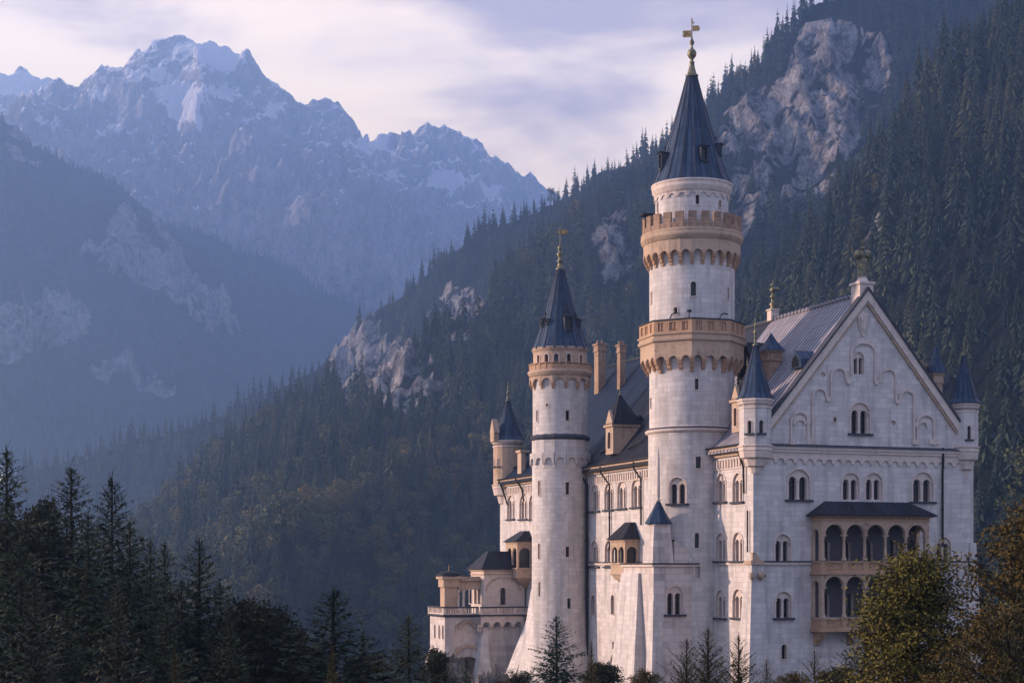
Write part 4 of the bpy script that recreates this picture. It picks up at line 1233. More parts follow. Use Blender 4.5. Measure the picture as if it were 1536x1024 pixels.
# ------------------------------------------------------------------ the palace (great hall)
PW, PL = 24.4, 71.0        # width of the gable front, length of the hall
ZB, ZE, ZR = -17.0, 11.45, 26.1
pal = thing('palace', 'long white palace with a tall gabled front, sandstone loggia and dark blue slate roof', 'palace', uv2w(0, 0, ZB), TH)
cL, cG = Cuts(), Cuts()
m = MB(); m.box(0, PW, 0, PL, ZB, ZE); body = part('wall', m, [M['stone'], M['trim']], pal)
def LWin(px, py, W, H, **kw):
    v, z_ = LW(px, py); return pair_window(pal, cL, (0, v, z_), UL, NL, W, H, **kw)
def GWin(px, py, W, H, cuts=None, **kw):
    u, z_ = GW(px, py); return pair_window(pal, cuts or cG, (u, 0, z_), UG, NG, W, H, **kw)
# long side: three storeys, to the right of the tall tower ...
for px in (1081.5, 1107):
    for py0, py1 in ((752, 710), (841, 799), (926, 884)):
        LWin(px, py0, 2.0, (py0 - py1)*.0645, sill=True)
# ... between the two towers
for px in (893, 913.5, 933, 954.5):
    v, z0 = LW(px, 766 - (px-893)*.10)
    pair_window(pal, cL, (0, v, z0), UL, NL, 2.35, 2.95 + .1)
for px in (892.5, 914):
    v, z0 = LW(px, 849); pair_window(pal, cL, (0, v, z0), UL, NL, 2.3, 2.95)
for px, w, hgt in ((889.5, 1.1, 2.2), (919, .9, 2.2), (934, 1.9, 2.6)):
    v, z0 = LW(px, 921); slit_window(pal, cL, (0, v, z0), UL, NL, w, hgt, True, .14)
for px, py0, py1 in ((920, 973, 961),):
    v, z0 = LW(px, py0); slit_window(pal, cL, (0, v, z0), UL, NL, .5, (py0-py1)*.07, False)
# ... and beyond the second tower
for px in (766.5, 785, 799.5):
    v, z0 = LW(px, 778); pair_window(pal, cL, (0, v, z0), UL, NL, 2.6, 3.1)
for px in (766,):
    pass
# gable front
GWin(1198, 749, 2.35, 2.85); GWin(1276, 749, 1.85, 2.55, sill=False); GWin(1310.5, 749, 1.85, 2.55, sill=False); GWin(1384, 752, 2.35, 2.85)
GWin(1174, 841, 1.65, 2.50, sill=False); GWin(1415, 843, 1.65, 2.45, sill=False)
GWin(1175, 926, 1.65, 2.45)
u, z0 = GW(1176, 988); slit_window(pal, cG, (u, 0, z0), UG, NG, .55, 1.4, True, .1)
u, z0 = GW(1148, 866); slit_window(pal, cG, (u, 0, z0), UG, NG, .12, .35, True, .04)
# doors and windows at the back of the loggia
for px, w in ((1240, 1.1), (1272, 1.0), (1305, 1.1), (1340, 1.0), (1372, 1.1)):
    u, z0 = GW(px - 3, 841); slit_window(pal, cG, (u, 0, z0), UG, NG, w, 2.1, True, .1)
for px, w in ((1240, 1.0), (1276, 1.0), (1312, 1.1), (1348, 1.0)):
    u, z0 = GW(px - 3, 925); slit_window(pal, cG, (u, 0, z0), UG, NG, w, 2.2, False, .1)
cut(body, [cL.a]); cut(body, [cL.b]); cut(body, [cG.a]); cut(body, [cG.b])
# the gable itself
gc = Cuts(); m = MB()
mid = PW/2
m.prism([(0, ZE), (PW, ZE), (mid, ZR)], (0, .9, 0), UG, ZZ, NG*.9)
gab = part('gable', m, [M['stone'], M['trim']], pal)
u, z0 = GW(1290, 650); pair_window(pal, gc, (u, 0, z0), UG, NG, 2.1, 2.95)
u, z0 = GW(1288.5, 561); pair_window(pal, gc, (u, 0, z0), UG, NG, 1.15, 2.1, sill=False, hood=False)
u, z0 = GW(1252.5, 633); slit_window(pal, gc, (u, 0, z0), UG, NG, .30, .5, True, .07)
for px, py in ((1340, 634), (1234.5, 562)):
    u, z0 = GW(px, py); gc.a.prism([(.26*math.cos(t), .26*math.sin(t)) for t in [i*math.pi/6 for i in range(12)]], Vector((u, .25, z0)), UG, ZZ, NG*.6, 1)
cut(gab, gc.list())
m = MB()
m.prism([(0, ZE), (PW, ZE), (mid, ZR)], (0, PL, 0), UG, ZZ, NG*.8)
part('gable', m, M['stone'], pal)
# blind arcading climbing the gable
m = MB()
def gpath(pts, w=.19, d=.20): m.strip([GW(a_, b_) for a_, b_ in pts], w, (0, 0.02, 0), UG, ZZ, NG*(d + .02))
def garch(x0, x1, ys, yt, yl, yr):
    r = (x1-x0)/2; c = (x0+x1)/2; h = ys - yt
    pts = [(x0, yl)] + [(c + r*math.cos(t), ys - h*math.sin(t)) for t in [math.pi*(1-i/12) for i in range(13)]] + [(x1, yr)]
    gpath(pts)
garch(1276, 1312, 530, 514, 562, 571); garch(1246, 1268, 564, 552, 597, 568); garch(1319, 1343, 566, 554, 573, 601)
garch(1218, 1239, 594, 583, 664, 597); garch(1348.5, 1370, 596, 586, 600, 666); garch(1186, 1211, 630, 618, 664, 664); garch(1375, 1400, 634, 622, 667, 668)
for px, py in ((1272, 572), (1314, 573), (1241.5, 598), (1345.5, 602), (1212, 632), (1373, 636)):
    u, z0 = GW(px, py); m.prism([(-.16, -.25), (.16, -.25), (.28, .15), (-.28, .15)], (u, .02, z0), UG, ZZ, NG*.24)
for px in (1188, 1213, 1371, 1396, 1404):
    u, z0 = GW(px, 664); m.prism([(-.25, -.15), (.25, -.15), (.25, .35), (-.25, .35)], (u, .02, z0), UG, ZZ, NG*.2)
for (x0, x1, ys, yt) in ((1190, 1207, 636, 629), (1377, 1390, 640, 632), (1254, 1264, 640, 635)):
    if x0 != 1254: garch(x0, x1, ys, yt, ys + 1, ys + 1)
part('blind_arcade', m, M['trim'], pal)
m = MB(); u, z0 = GW(1293, 483)
m.prism([(0, -1.45), (.28, -.75), (.5, -.1), (.55, .45), (.62, .9), (.3, .85), (0, 1.05), (-.3, .85), (-.62, .9), (-.55, .45), (-.5, -.1), (-.28, -.75)], (u, .02, z0), UG, ZZ, NG*.2)
m.prism([(0, -1.0), (.3, -.2), (.34, .5), (0, .72), (-.34, .5), (-.3, -.2)], (u, .02, z0), UG, ZZ, NG*.34)
m.prism([(-.3, .12), (.3, .12), (.3, .26), (-.3, .26)], (u, .02, z0), UG, ZZ, NG*.42); m.prism([(-.07, -.7), (.07, -.7), (.07, .6), (-.07, .6)], (u, .02, z0), UG, ZZ, NG*.40)
part('coat_of_arms_relief', m, M['trim'], pal)
# raking cornice of the gable
sl = (ZR - ZE) / mid
def rake(off, w, y0, d, mat, name='raking_cornice', zoff=0.0, lo=1.2, hi=23.2):
    m_ = MB()
    for s_ in (0, 1):
        uu = [lo, mid] if s_ == 0 else [mid, hi]
        zs = [ZE + sl*(uu[0] if s_ == 0 else PW - uu[0]), ZE + sl*(uu[1] if s_ == 0 else PW - uu[1])]
        c = [(uu[0], zs[0] + off), (uu[1], zs[1] + off)]
        dz = w
        m_.prism([(c[0][0], c[0][1] - dz), (c[1][0], c[1][1] - dz), (c[1][0], c[1][1]), (c[0][0], c[0][1])], (0, y0, 0), UG, ZZ, NG*d)
    return part(name, m_, mat, pal)
rake(.55, 1.05, .5, .86, M['trim']); rake(-.42, .42, .3, .52, M['warmtrim']); rake(.80, .27, .4, .90, M['lead'], 'gable_flashing')
# front cornice and arcaded frieze
m = MB()
m.box(1.0, PW-1.0, -.42, 0, ZE - .35, ZE - .08); m.box(1.0, PW-1.0, -.30, 0, ZE - .62, ZE - .353); m.box(1.0, PW-1.0, -.16, 0, ZE - .86, ZE - .623)
nA = 21; L = (PW - 2.6) / nA
for i in range(nA):
    x0 = 1.3 + i*L
    poly = [(0, 0), (L*.13, -.05)] + [(L/2 + L*.35*math.cos(t), .06 + .36*math.sin(t)) for t in [math.pi*(1-k/8) for k in range(0, 9)]] + [(L*.87, -.05), (L, 0), (L, .8), (0, .8)]
    m.prism(poly, (x0, 0.02, ZE - 1.62), UG, ZZ, NG*.17)
part('arcaded_frieze', m, M['trim'], pal)
m = MB(); m.prism([(0, 0), (.62, 0), (.1, .26), (0, .26)], (PW - 1.0, 0.05, ZE - .078), NG, ZZ, Vector((-PW + 2.0, 0, 0))) ; part('cornice_flashing', m, M['lead'], pal)
# string course at the middle
m = MB(); z0 = GW(1200, 843)[1]
m.box(-.16, PW + .1, -.16, 0, z0 - .22, z0 + .02); m.box(-.16, 0, .001, 8.4, z0 - .22, z0 + .02); m.box(-.16, 0, 16.5, 40.5, z0 - .22, z0 + .02); m.box(-.16, 0, 46.0, PL, z0 - .22, z0 + .02)
part('string_course', m, M['trim'], pal)
m = MB()
m.box(-.24, PW + .15, -.24, 0, z0 + .021, z0 + .15); m.box(-.24, 0, .001, 8.4, z0 + .021, z0 + .15); m.box(-.24, 0, 16.5, 40.5, z0 + .021, z0 + .15); m.box(-.24, 0, 46, PL, z0 + .021, z0 + .15)
part('string_course_flashing', m, M['lead'], pal)
# eaves of the long side
for (v0, v1) in ((1.0, 8.6), (16.0, 40.6), (45.6, PL - 1.5)):
    m = MB()
    m.box(-.75, 0, v0, v1, ZE - .20, ZE + .05); m.box(-.5, 0, v0, v1, ZE - .48, ZE - .203); m.box(-.28, 0, v0, v1, ZE - .8, ZE - .483)
    part('eaves_cornice', m, M['warmtrim'], pal)
    m = MB(); k = int((v1 - v0) / .62)
    for i in range(k):
        y = v0 + .3 + i * (v1 - v0 - .6) / k
        m.prism([(0, 0), (.30, 0), (.30, .62), (.15, .78), (0, .62)], (0, y + .3, ZE - 1.85), UL, ZZ, NL*.14)
    m.box(-.1, 0, v0, v1, ZE - 2.02, ZE - 1.87)
    part('dentil_frieze', m, M['trim'], pal)
    m = MB(); m.tube([(-.86, v0, ZE + .1), (-.86, v1, ZE + .1)], .11, 6); part('gutter', m, M['iron'], pal)
# corner buttresses and plinth
m = MB(); 
m.hexa([(-1.1, -.9, ZB), (1.3, -.9, ZB), (1.3, .2, ZB), (-1.1, .2, ZB)], [(-.32, -.32, .2), (.95, -.32, .2), (.95, .2, .2), (-.32, .2, .2)])
m.hexa([(-1.1, .19, ZB), (.2, .19, ZB), (.2, 2.0, ZB), (-1.1, 2.0, ZB)], [(-.32, .19, .2), (.1, .19, .2), (.1, 1.2, .2), (-.32, 1.2, .2)])
part('corner_buttress', m, M['stone'], pal); m = MB()
m.hexa([(PW - 1.2, -.6, ZB), (PW + 1.2, -.6, ZB), (PW + 1.2, 1.4, ZB), (PW - 1.2, 1.4, ZB)], [(PW - .5, -.12, 2.4), (PW + .25, -.12, 2.4), (PW + .25, 1.0, 2.4), (PW - .5, 1.0, 2.4)])
for vv in (21.0, 30.5, 36.5):
    pass
part('corner_buttress', m, M['stone'], pal)
m = MB()
m.box(-.5, .9, -.5, .9, .22, .62); m.prism([(0, 0), (.9, 0), (.35, .75), (0, .75)], (-.25, 0, .62), UG, ZZ, NG*.32)
for uu in (-.45, .5): m.lathe([(.0, -1.3), (.22, -1.1), (.32, -.8), (.26, -.5)], 8, (uu, -.55))
part('corner_shrine', m, M['warmtrim'], pal)
# drain pipes
def pipe(pts, r=.12): 
    m_ = MB(); m_.tube(pts, r, 6)
    for q in range(len(pts)-1):
        a_, b_ = Vector(pts[q]), Vector(pts[q+1]); n_ = int((b_-a_).length / 3)
        for j in range(1, n_): c_ = a_.lerp(b_, j/n_); m_.lathe([(r*1.5, c_.z-.06), (r*1.5, c_.z+.06)], 6, (c_.x, c_.y))
    part('drain_pipe', m_, M['iron'], pal)
v = LW(1070, 700)[0]; pipe([(-.8, v+.2, ZE - .1), (-.8, v+.1, ZE - .7), (-.28, v, ZE - 1.6), (-.28, v, ZB + .5)], .14)
v = LW(883.5, 700)[0]; pipe([(-.8, v+.6, ZE - .1), (-.8, v+.4, ZE - .8), (-.28, v, ZE - 1.9), (-.28, v, ZB + .5)], .14)
v = LW(914, 700)[0]; pipe([(-.8, v+.8, ZE - .1), (-.8, v+.6, ZE - .8), (-.2, v - .5, ZE - 2.2), (-.2, v - .5, 1.9)], .10)
v = LW(964, 700)[0]; pipe([(-.8, v+.6, ZE - .1), (-.8, v+.6, ZE - .8), (-.2, v, ZE - 2.0), (-.2, v, 4.5)], .10)
v = LW(1117, 700)[0]; pipe([(-.8, v, ZE - .2), (-.25, v-.2, ZE - 2.0), (-.2, v-.2, ZE - 4.5)], .10)
v = LW(1124, 700)[0]; pipe([(-.2, v, 5.3), (-.2, v, 1.4)], .07)
v = LW(761, 700)[0]; pipe([(-.8, v+.9, ZE-.1), (-.3, v, ZE - 2.2), (-.25, v-.6, ZE - 3.2)], .12)
v = LW(786, 700)[0]; pipe([(-.8, v+.9, ZE-.1), (-.3, v, ZE - 1.4), (-.25, v-.6, ZE - 3.0)], .12)
u = GW(1412, 700)[0]; pipe([(u, -.3, ZE + .2), (u, -.3, ZE - 1.4), (u, -.22, ZE - 2.2), (u, -.22, 2.0)], .11)
# roofs: front stretch grey standing-seam, behind it dark
def roofpart(v0, v1, mat, lift=0.0, name='roof', ov=.85):
    m_ = MB(); th_ = .22
    e0 = (-ov, ZE + .10 - ov*sl*.35 + lift); k0 = (1.1, ZE + sl*1.1 + .18 + lift); r0 = (mid, ZR + .22 + lift)
    for s_ in (0, 1):
        pts = [e0, k0, r0] if s_ == 0 else [(PW - a_, b_) for a_, b_ in (e0, k0, r0)]
        for q in range(2):
            a_, b_ = pts[q], pts[q+1]
            V = [(a_[0], v0, a_[1]), (a_[0], v1, a_[1]), (b_[0], v1, b_[1]), (b_[0], v0, b_[1])]
            D = [(x, y, z_ - th_) for x, y, z_ in V]
            Ls = math.hypot(b_[0]-a_[0], b_[1]-a_[1]); o_ = 0 if q == 0 else 3
            uvq = ((v0, o_), (v1, o_), (v1, o_ + Ls), (v0, o_ + Ls))
            f_ = [(0, 3, 2, 1)] if s_ == 0 else [(0, 1, 2, 3)]
            m_.add(V, [f_[0]], 0, [tuple(uvq[i] for i in f_[0])])
            m_.add(D, [tuple(reversed(f_[0]))], 0)
            m_.add([V[0], V[3], D[3], D[0]], [(0, 1, 2, 3)] if s_ else [(3, 2, 1, 0)], 0); m_.add([V[1], V[2], D[2], D[1]], [(3, 2, 1, 0)] if s_ else [(0, 1, 2, 3)], 0)
            if q == 0: m_.add([V[0], V[1], D[1], D[0]], [(0, 1, 2, 3)] if s_ == 0 else [(3, 2, 1, 0)], 0)
    return part(name, m_, mat, pal)
roofpart(.45, 18.4, M['roofgrey']); r2 = roofpart(18.41, 41.0, M['roofdark'], -.05); r3 = roofpart(41.01, PL + .4, M['hallroof'], -.02)
m = MB(); m.tube([(mid, .4, ZR + .25), (mid, 18.4, ZR + .25)], .2, 8)
for i in range(24): m.lathe([(.24, ZR + .2), (.2, ZR + .5), (.0, ZR + .56)], 6, (mid, .9 + i*.74))
part('ridge_crest', m, M['roofgrey'], pal)
m = MB(); m.tube([(mid, 18.4, ZR + .2), (mid, PL, ZR + .2)], .22, 8); part('ridge_crest', m, M['lead'], pal)

def roof_z(u): return ZE + sl*min(u, PW-u) + .2
# corner turrets
def turret(u, v, R, zc, z0, zt, zcone, zfin, a0=None, nside=8, wins=(), parent=pal, mats=('stone', 'trim'), hint=None, base=None, Rc=None, fin='bronze'):
    w = uv2w(u, v); cam_ = math.atan2(-w.y, -w.x) - TH
    a0 = cam_ if a0 is None else a0
    m_ = MB(); m_.lathe([(R, z0), (R, zt)], nside, (u, v), a0, 0, False)
    t_ = part('turret', m_, [M[mats[0]], M['trim']], parent, hint)
    cu_ = Cuts(); off = (.0 if parent.type == 'EMPTY' else 0)
    mw = w.y / FPX; pxc = 768 + FPX * w.x / w.y
    for px, py0, py1, ww in wins:
        a_ = cam_ + math.asin(max(-.95, min(.95, (px - pxc)*mw / R)))
        # snap to the middle of a face
        if nside <= 8:
            k_ = math.floor((a_ - a0) / (2*math.pi/nside)); a_ = a0 + (k_ + .5)*2*math.pi/nside
        Rf = R*math.cos(math.pi/nside)
        n_ = Vector((math.cos(a_), math.sin(a_), 0)); ax_ = ZZ.cross(n_); p_ = Vector((u, v, 0)) + n_*Rf
        slit_window(t_, cu_, (p_.x, p_.y, (HORIZON - py0)*mw), ax_, n_, ww, (py0-py1)*mw, True, .07, True, deep=.3)
    cut(t_, cu_.list())
    m_ = MB(); Rc = Rc or R*1.12
    m_.lathe([(R*.98, zt - .95), (R*1.05, zt - .9), (R*1.05, zt - .72), (R*1.0, zt - .7), (R*1.0, zt - .5), (R*1.07, zt - .45), (R*1.08, zt - .3), (R*1.16, zt - .2), (R*1.17, zt)], nside, (u, v), a0, 0, False)
    b0 = z0
    part('cornice', m_, M['trim'], t_); m_ = MB()
    m_.lathe([(R*.98, b0 + .05), (R*1.12, b0), (R*1.12, b0 - .12), (R*1.05, b0 - .2), (R*1.08, b0 - .5), (R*1.0, b0 - .62)] [::-1], nside, (u, v), a0, 0, False)
    part('base_moulding', m_, M['trim'], t_)
    m_ = MB(); H_ = b0 - .62 - zc
    m_.lathe([(R*.10, zc), (R*.22, zc + .12*H_), (R*.30, zc + .18*H_), (R*.40, zc + .40*H_), (R*.62, zc + .45*H_), (R*.74, zc + .72*H_), (R*.95, zc + .77*H_), (R*1.03, zc + .98*H_), (R*1.02, b0 - .60)], nside, (u, v), a0, 0, False)
    part('corbel', m_, M['trim'], t_)
    m_ = MB(); Hc = zcone - zt
    pr = [(Rc*1.04, zt - .02), (Rc*1.05, zt + .06), (Rc*.86, zt + Hc*.10)] + [(Rc*(.86*(1-f) + .08*f) - .04*math.sin(math.pi*f), zt + Hc*(.10 + .90*f)) for f in (.25, .5, .75, 1.0)]
    m_.lathe(pr, nside, (u, v), a0, 0, False); rf = part('roof', m_, M['roof'], t_)
    m_ = MB()
    for i in range(nside):
        a_ = a0 + 2*math.pi*i/nside; m_.tube([(u + r*math.cos(a_), v + r*math.sin(a_), h) for r, h in pr], .035, 4)
    part('ridge_seams', m_, M['lead'], t_)
    part('finial', finial(1, zcone - .15, zfin, (u, v), R*.16), M[fin], t_)
    return t_
uT, vT = .35, .25; yT = yy(uT, vT)/FPX
turret(uT, vT, 1.50, (850-716)*yT, (850-668)*yT, (850-599)*yT, (850-516)*yT, (850-474)*yT, wins=((1126, 651, 632, .42), (1145, 651, 632, .42)), Rc=1.68, hint='turret on the left corner of the gabled front')
uT, vT = 23.55, .35; yT = yy(uT, vT)/FPX
turret(uT, vT, 1.36, (850-724)*yT, (850-670)*yT, (850-606)*yT, (850-531)*yT, (850-502)*yT, wins=((1449, 660, 640, .36),), Rc=1.62, hint='turret on the right corner of the gabled front')
uT, vT = .9, PL - .6; yT = yy(uT, vT)/FPX
turret(uT, vT, 1.95, (850-772)*yT, (850-727)*yT, (850-661)*yT, (850-600)*yT, (850-573)*yT, nside=16, wins=((738, 700, 688, .3), (747, 700, 688, .3)), mats=('warmtrim', 'trim'), Rc=2.15, hint='round turret at the far end of the long side')
m = MB(); u0, v0 = -1.3, PL - 1.2   # little gabled lucarne on that turret
zt0 = (850-662)*yT
m.box(u0 - .2, u0 + .5, v0 - .6, v0 + .9, zt0 - .1, zt0 + 1.0); m.prism([(-.9, 0), (.9, 0), (0, 1.9)], (u0 - .25, v0 + .1, zt0 + 1.0), UL, ZZ, NL*-.8)
part('lucarne', m, M['warmtrim'], pal)
# bronze figure on the gable and its pedestal
m = MB(); yp = yy(mid, .6)/FPX
zp = ZR + .55; 
m.box(mid-.75, mid+.75, -.1, 1.5, zp - 1.2, zp + .55); m.box(mid-.9, mid+.9, -.25, 1.65, zp + .55, zp + .8); m.lathe([(.75, zp + .8), (.5, zp + 1.1), (.42, zp + 1.35), (.55, zp + 1.4)], 12, (mid, .7))
part('pedestal', m, M['trim'], pal)
m = MB(); c = (mid, .7); b = zp + 1.35
m.lathe([(.50, b), (.56, b + .25), (.44, b + .4), (.52, b + .9), (.46, b + 1.3), (.56, b + 1.7), (.30, b + 1.8)], 12, c)
def blob(m_, x, y, h, rx, ry, rz):
    st = [(math.sin(math.pi*i/6), -math.cos(math.pi*i/6)) for i in range(7)]
    V = []; 
    for r_, zz_ in st:
        for k in range(8):
            t = math.pi*2*k/8; V.append((x + rx*r_*math.cos(t), y + ry*r_*math.sin(t), h + rz*zz_))
    F = [(i*8+k, i*8+(k+1) % 8, (i+1)*8+(k+1) % 8, (i+1)*8+k) for i in range(6) for k in range(8)]
    m_.add(V, F, 0, None, True)
blob(m, mid, .7, b + 2.05, .80, .6, .58); blob(m, mid - .5, .6, b + 2.1, .46, .46, .5); blob(m, mid + .55, .7, b + 2.15, .44, .42, .52); blob(m, mid, .6, b + 2.75, .24, .26, .3)
blob(m, mid - .12, .4, b + .9, .16, .2, .7); blob(m, mid + .18, .45, b + .8, .14, .2, .65)
m.tube([(mid + .55, .5, b + .2), (mid + .5, .5, b + 2.3)], .05)
m.lathe([(.05, b + 3.0), (.22, b + 3.12), (.06, b + 3.25), (.16, b + 3.35), (.01, b + 3.6)], 8, (mid, .65))
part('bronze_figure', m, M['bronze'], pal)
m = MB(); vR = 18.4; b = ZR + .3
m.box(mid-.45, mid+.45, vR-.45, vR+.45, b - .2, b + .9); m.box(mid-.55, mid+.55, vR-.55, vR+.55, b + .9, b + 1.05)
part('pedestal', m, M['trim'], pal)
m = MB(); m.lathe([(.35, b + 1.05), (.22, b + 1.4), (.4, b + 1.6), (.2, b + 1.8), (.16, b + 2.2), (.35, b + 2.4), (.15, b + 2.6), (.12, b + 2.8)], 10, (mid, vR)); blob(m, mid, vR, b + 3.1, .3, .4, .35); blob(m, mid + .45, vR, b + 3.25, .4, .16, .22); blob(m, mid - .1, vR, b + 3.6, .16, .16, .22); m.tube([(mid, vR, b + 3.6), (mid, vR, b + 4.3)], .04)
part('bronze_eagle', m, M['bronze'], pal)
# things on the roof
def chimney(u, v, z0, z1, wu, wv, capm='brickwarm', cap='flat', mat='brickwarm', hint=None, sp=1.0):
    m_ = MB(); m_.box(u-wu/2, u+wu/2, v-wv/2, v+wv/2, z0, z1 - .75)
    m_.box(u-wu/2-.12, u+wu/2+.12, v-wv/2-.12, v+wv/2+.12, z1 - 1.0, z1 - .82); m_.box(u-wu/2-.06, u+wu/2+.06, v-wv/2-.06, v+wv/2+.06, z1 - .82, z1 - .2); m_.box(u-wu/2-.2, u+wu/2+.2, v-wv/2-.2, v+wv/2+.2, z1 - .2, z1)
    if cap == 'flat':
        for q in (-.3, .3): m_.lathe([(.16, z1), (.2, z1 + .35), (.12, z1 + .45)], 8, (u + q*wu, v))
    o_ = part('chimney', m_, M[mat], pal, hint)
    if cap == 'spire':
        r_ = MB(); hw, hv = wu/2 + .35, wv/2 + .35
        B_ = [(u-hw, v-hv, z1), (u+hw, v-hv, z1), (u+hw, v+hv, z1), (u-hw, v+hv, z1)]
        K_ = [(u-hw*.45, v-hv*.45, z1 + .85*sp), (u+hw*.45, v-hv*.45, z1 + .85*sp), (u+hw*.45, v+hv*.45, z1 + .85*sp), (u-hw*.45, v+hv*.45, z1 + .85*sp)]
        r_.hexa(B_, K_); r_.add(K_ + [(u, v, z1 + 1.9*sp)], [(0, 1, 4), (1, 2, 4), (2, 3, 4), (3, 0, 4)])
        part('roof', r_, M['roof'], o_)
    return o_
def at_roof(px, py, u):
    v_ = sol_v(px, u); return v_, zz(py, u, v_)
v_, z1 = at_roof(1156.5, 527, 6.4); chimney(6.4, v_, 15.5, z1, 1.5, 1.5, cap='spire', hint='square chimney with a dark pointed cap on the grey roof')
v_, z1 = at_roof(900, 516, 9.4); chimney(9.4, v_, 20.0, z1, 1.05, 1.35, hint='left of the two tall stone chimneys between the towers')
v_, z1 = at_roof(932, 517, 9.1); chimney(9.1, v_, 19.5, z1, .75, .95, hint='right of the two tall stone chimneys between the towers')
u_ = sol_u(1403, 4.2); chimney(u_, 4.2, 13, zz(560, u_, 4.2), 1.0, 1.0, cap='spire', mat='warmtrim', hint='slim chimney with a tall pointed cap behind the right slope of the gable', sp=1.5)
u_ = sol_u(1380, 5.0); chimney(u_, 5.0, 15, zz(547, u_, 5.0), .7, .9, cap='flat')
# dark dormers on the grey roof
def shed_dormer(px, py, u, w, h, d=2.6, mat='roof'):
    v_ = sol_v(px, u); z_ = zz(py, u, v_); m_ = MB()
    m_.prism([(-w/2, 0), (w/2, 0), (w/2*.9, h*.5), (0, h), (-w/2*.9, h*.5)], (u, v_, z_), UL, ZZ, NL*-d)
    o_ = part('dormer', m_, M[mat], pal)
    g_ = MB(); g_.prism([(-w*.3, .1), (w*.3, .1), (w*.3, h*.45), (0, h*.75), (-w*.3, h*.45)], (u - .04, v_, z_), UL, ZZ, NL*-.03); part('pane', g_, M['glass'], o_)
shed_dormer(1193, 552, 5.6, 2.1, 1.7); shed_dormer(1117, 575, 5.0, 3.4, 4.2, mat='roofdark')
# stone dormers standing on the eaves
def stone_dormer(px, py0, py1, u, w, spire, tall):
    v_ = sol_v(px, u); z0_, z1_ = zz(py0, u, v_), zz(py1, u, v_)
    m_ = MB(); m_.box(u, u + 3.2, v_ - w/2, v_ + w/2, z0_, z1_)
    m_.box(u - .2, u + 3.3, v_ - w/2 - .2, v_ + w/2 + .2, z1_ - .01, z1_ + .25)
    m_.prism([(-w/2, z1_ + .25), (w/2, z1_ + .25), (0, z1_ + .25 + tall)], (u + .3, v_, 0), UL, ZZ, NL*.35)
    o_ = part('dormer', m_, [M['warmtrim'], M['warm']], pal); cu_ = Cuts()
    slit_window(o_, cu_, (u, v_, z0_ + (z1_-z0_)*.2), UL, NL, w*.42, (z1_-z0_)*.62, True, .12)
    cut(o_, cu_.list())
    r_ = MB(); a_ = w/2 + .3; zq = z1_ + .25
    r_.add([(u - .1, v_-a_, zq), (u + 3.5, v_-a_, zq), (u + 3.5, v_+a_, zq), (u - .1, v_+a_, zq), (u + 1.3, v_, zq + spire)], [(0, 1, 4), (1, 2, 4), (2, 3, 4), (3, 0, 4)])
    part('roof', r_, M['roofdark'], o_); part('finial', finial(1, zq + spire - .2, zq + spire + 1.3, (u + 1.3, v_), .14), M['bronze'], o_)
stone_dormer(914, 681, 640, .25, 2.1, 3.6, 1.7)
stone_dormer(1103, 648, 603, .25, 1.5, 2.9, 1.4)
# far-end roof dormer, and the crooked snow guards
m = MB(); v_ = LW(776, 700)[0]; m.box(.2, .8, v_-.9, v_+.5, ZE, ZE + 3.4); m.box(.0, 1.4, v_-1.1, v_+.7, ZE + 3.4, ZE + 3.7); part('roof_pier', m, M['warmtrim'], pal)
m = MB()
for (pa, pb) in (((903, 694), (924, 681)), ((772, 703), (797, 690)), ((945, 640), (958, 641))):
    a_ = sol_v(pa[0], 1.2); b_ = sol_v(pb[0], 1.2)
    m.tube([(1.0, a_, ZE + 1.7), (1.6, b_, ZE + 2.5)], .09)
v_ = sol_v(962, 4.5); blob(m, 4.2, v_, roof_z(4.2) + .3, .5, .4, .45); m.tube([(4.2, v_, roof_z(4.2) + .5), (3.6, v_ + 3.4, roof_z(3.6) + .4)], .06)
part('snow_guard', m, M['iron'], pal)

# ------------------------------------------------------------------ the sandstone loggia
D0 = 1.88; ua, ub = sol_u(1217, 0), 18.0
lg = thing('loggia', 'two-storey ochre sandstone loggia with round arches and dark roof on the white gabled front', 'loggia', uv2w(ua, 0, -7.5), TH)
def lpart(name, mb_, mats, parent=None, label=None):
    o_ = mb_.build(name, mats, parent or lg, label)
    if parent is None: o_.location = (-ua, 0, 7.5)
    return o_
zt, z0r = 4.95, 6.25
m = MB()
B_ = [(ua-.55, -D0-.55, zt), (ub+.55, -D0-.55, zt), (ub+.55, 0, zt), (ua-.55, 0, zt)]
K_ = [(ua+1.4, -.35, z0r), (ub-1.4, -.35, z0r), (ub-1.4, 0, z0r), (ua+1.4, 0, z0r)]
m.hexa(B_, K_); m.box(ua-.6, ub+.6, -D0-.6, 0, zt-.12, zt-.001)
lpart('roof', m, M['roofdark'])
m = MB()
for i in range(17):
    x = ua - .5 + (ub-ua+1.0)*i/16; xk = ua + 1.4 + (ub-ua-2.8)*i/16; m.tube([(x, -D0-.55, zt+.02), (xk, -.35, z0r+.02)], .04, 4)
lpart('roof_seams', m, M['lead'])
nb = 5; L = (ub - ua - .5) / nb
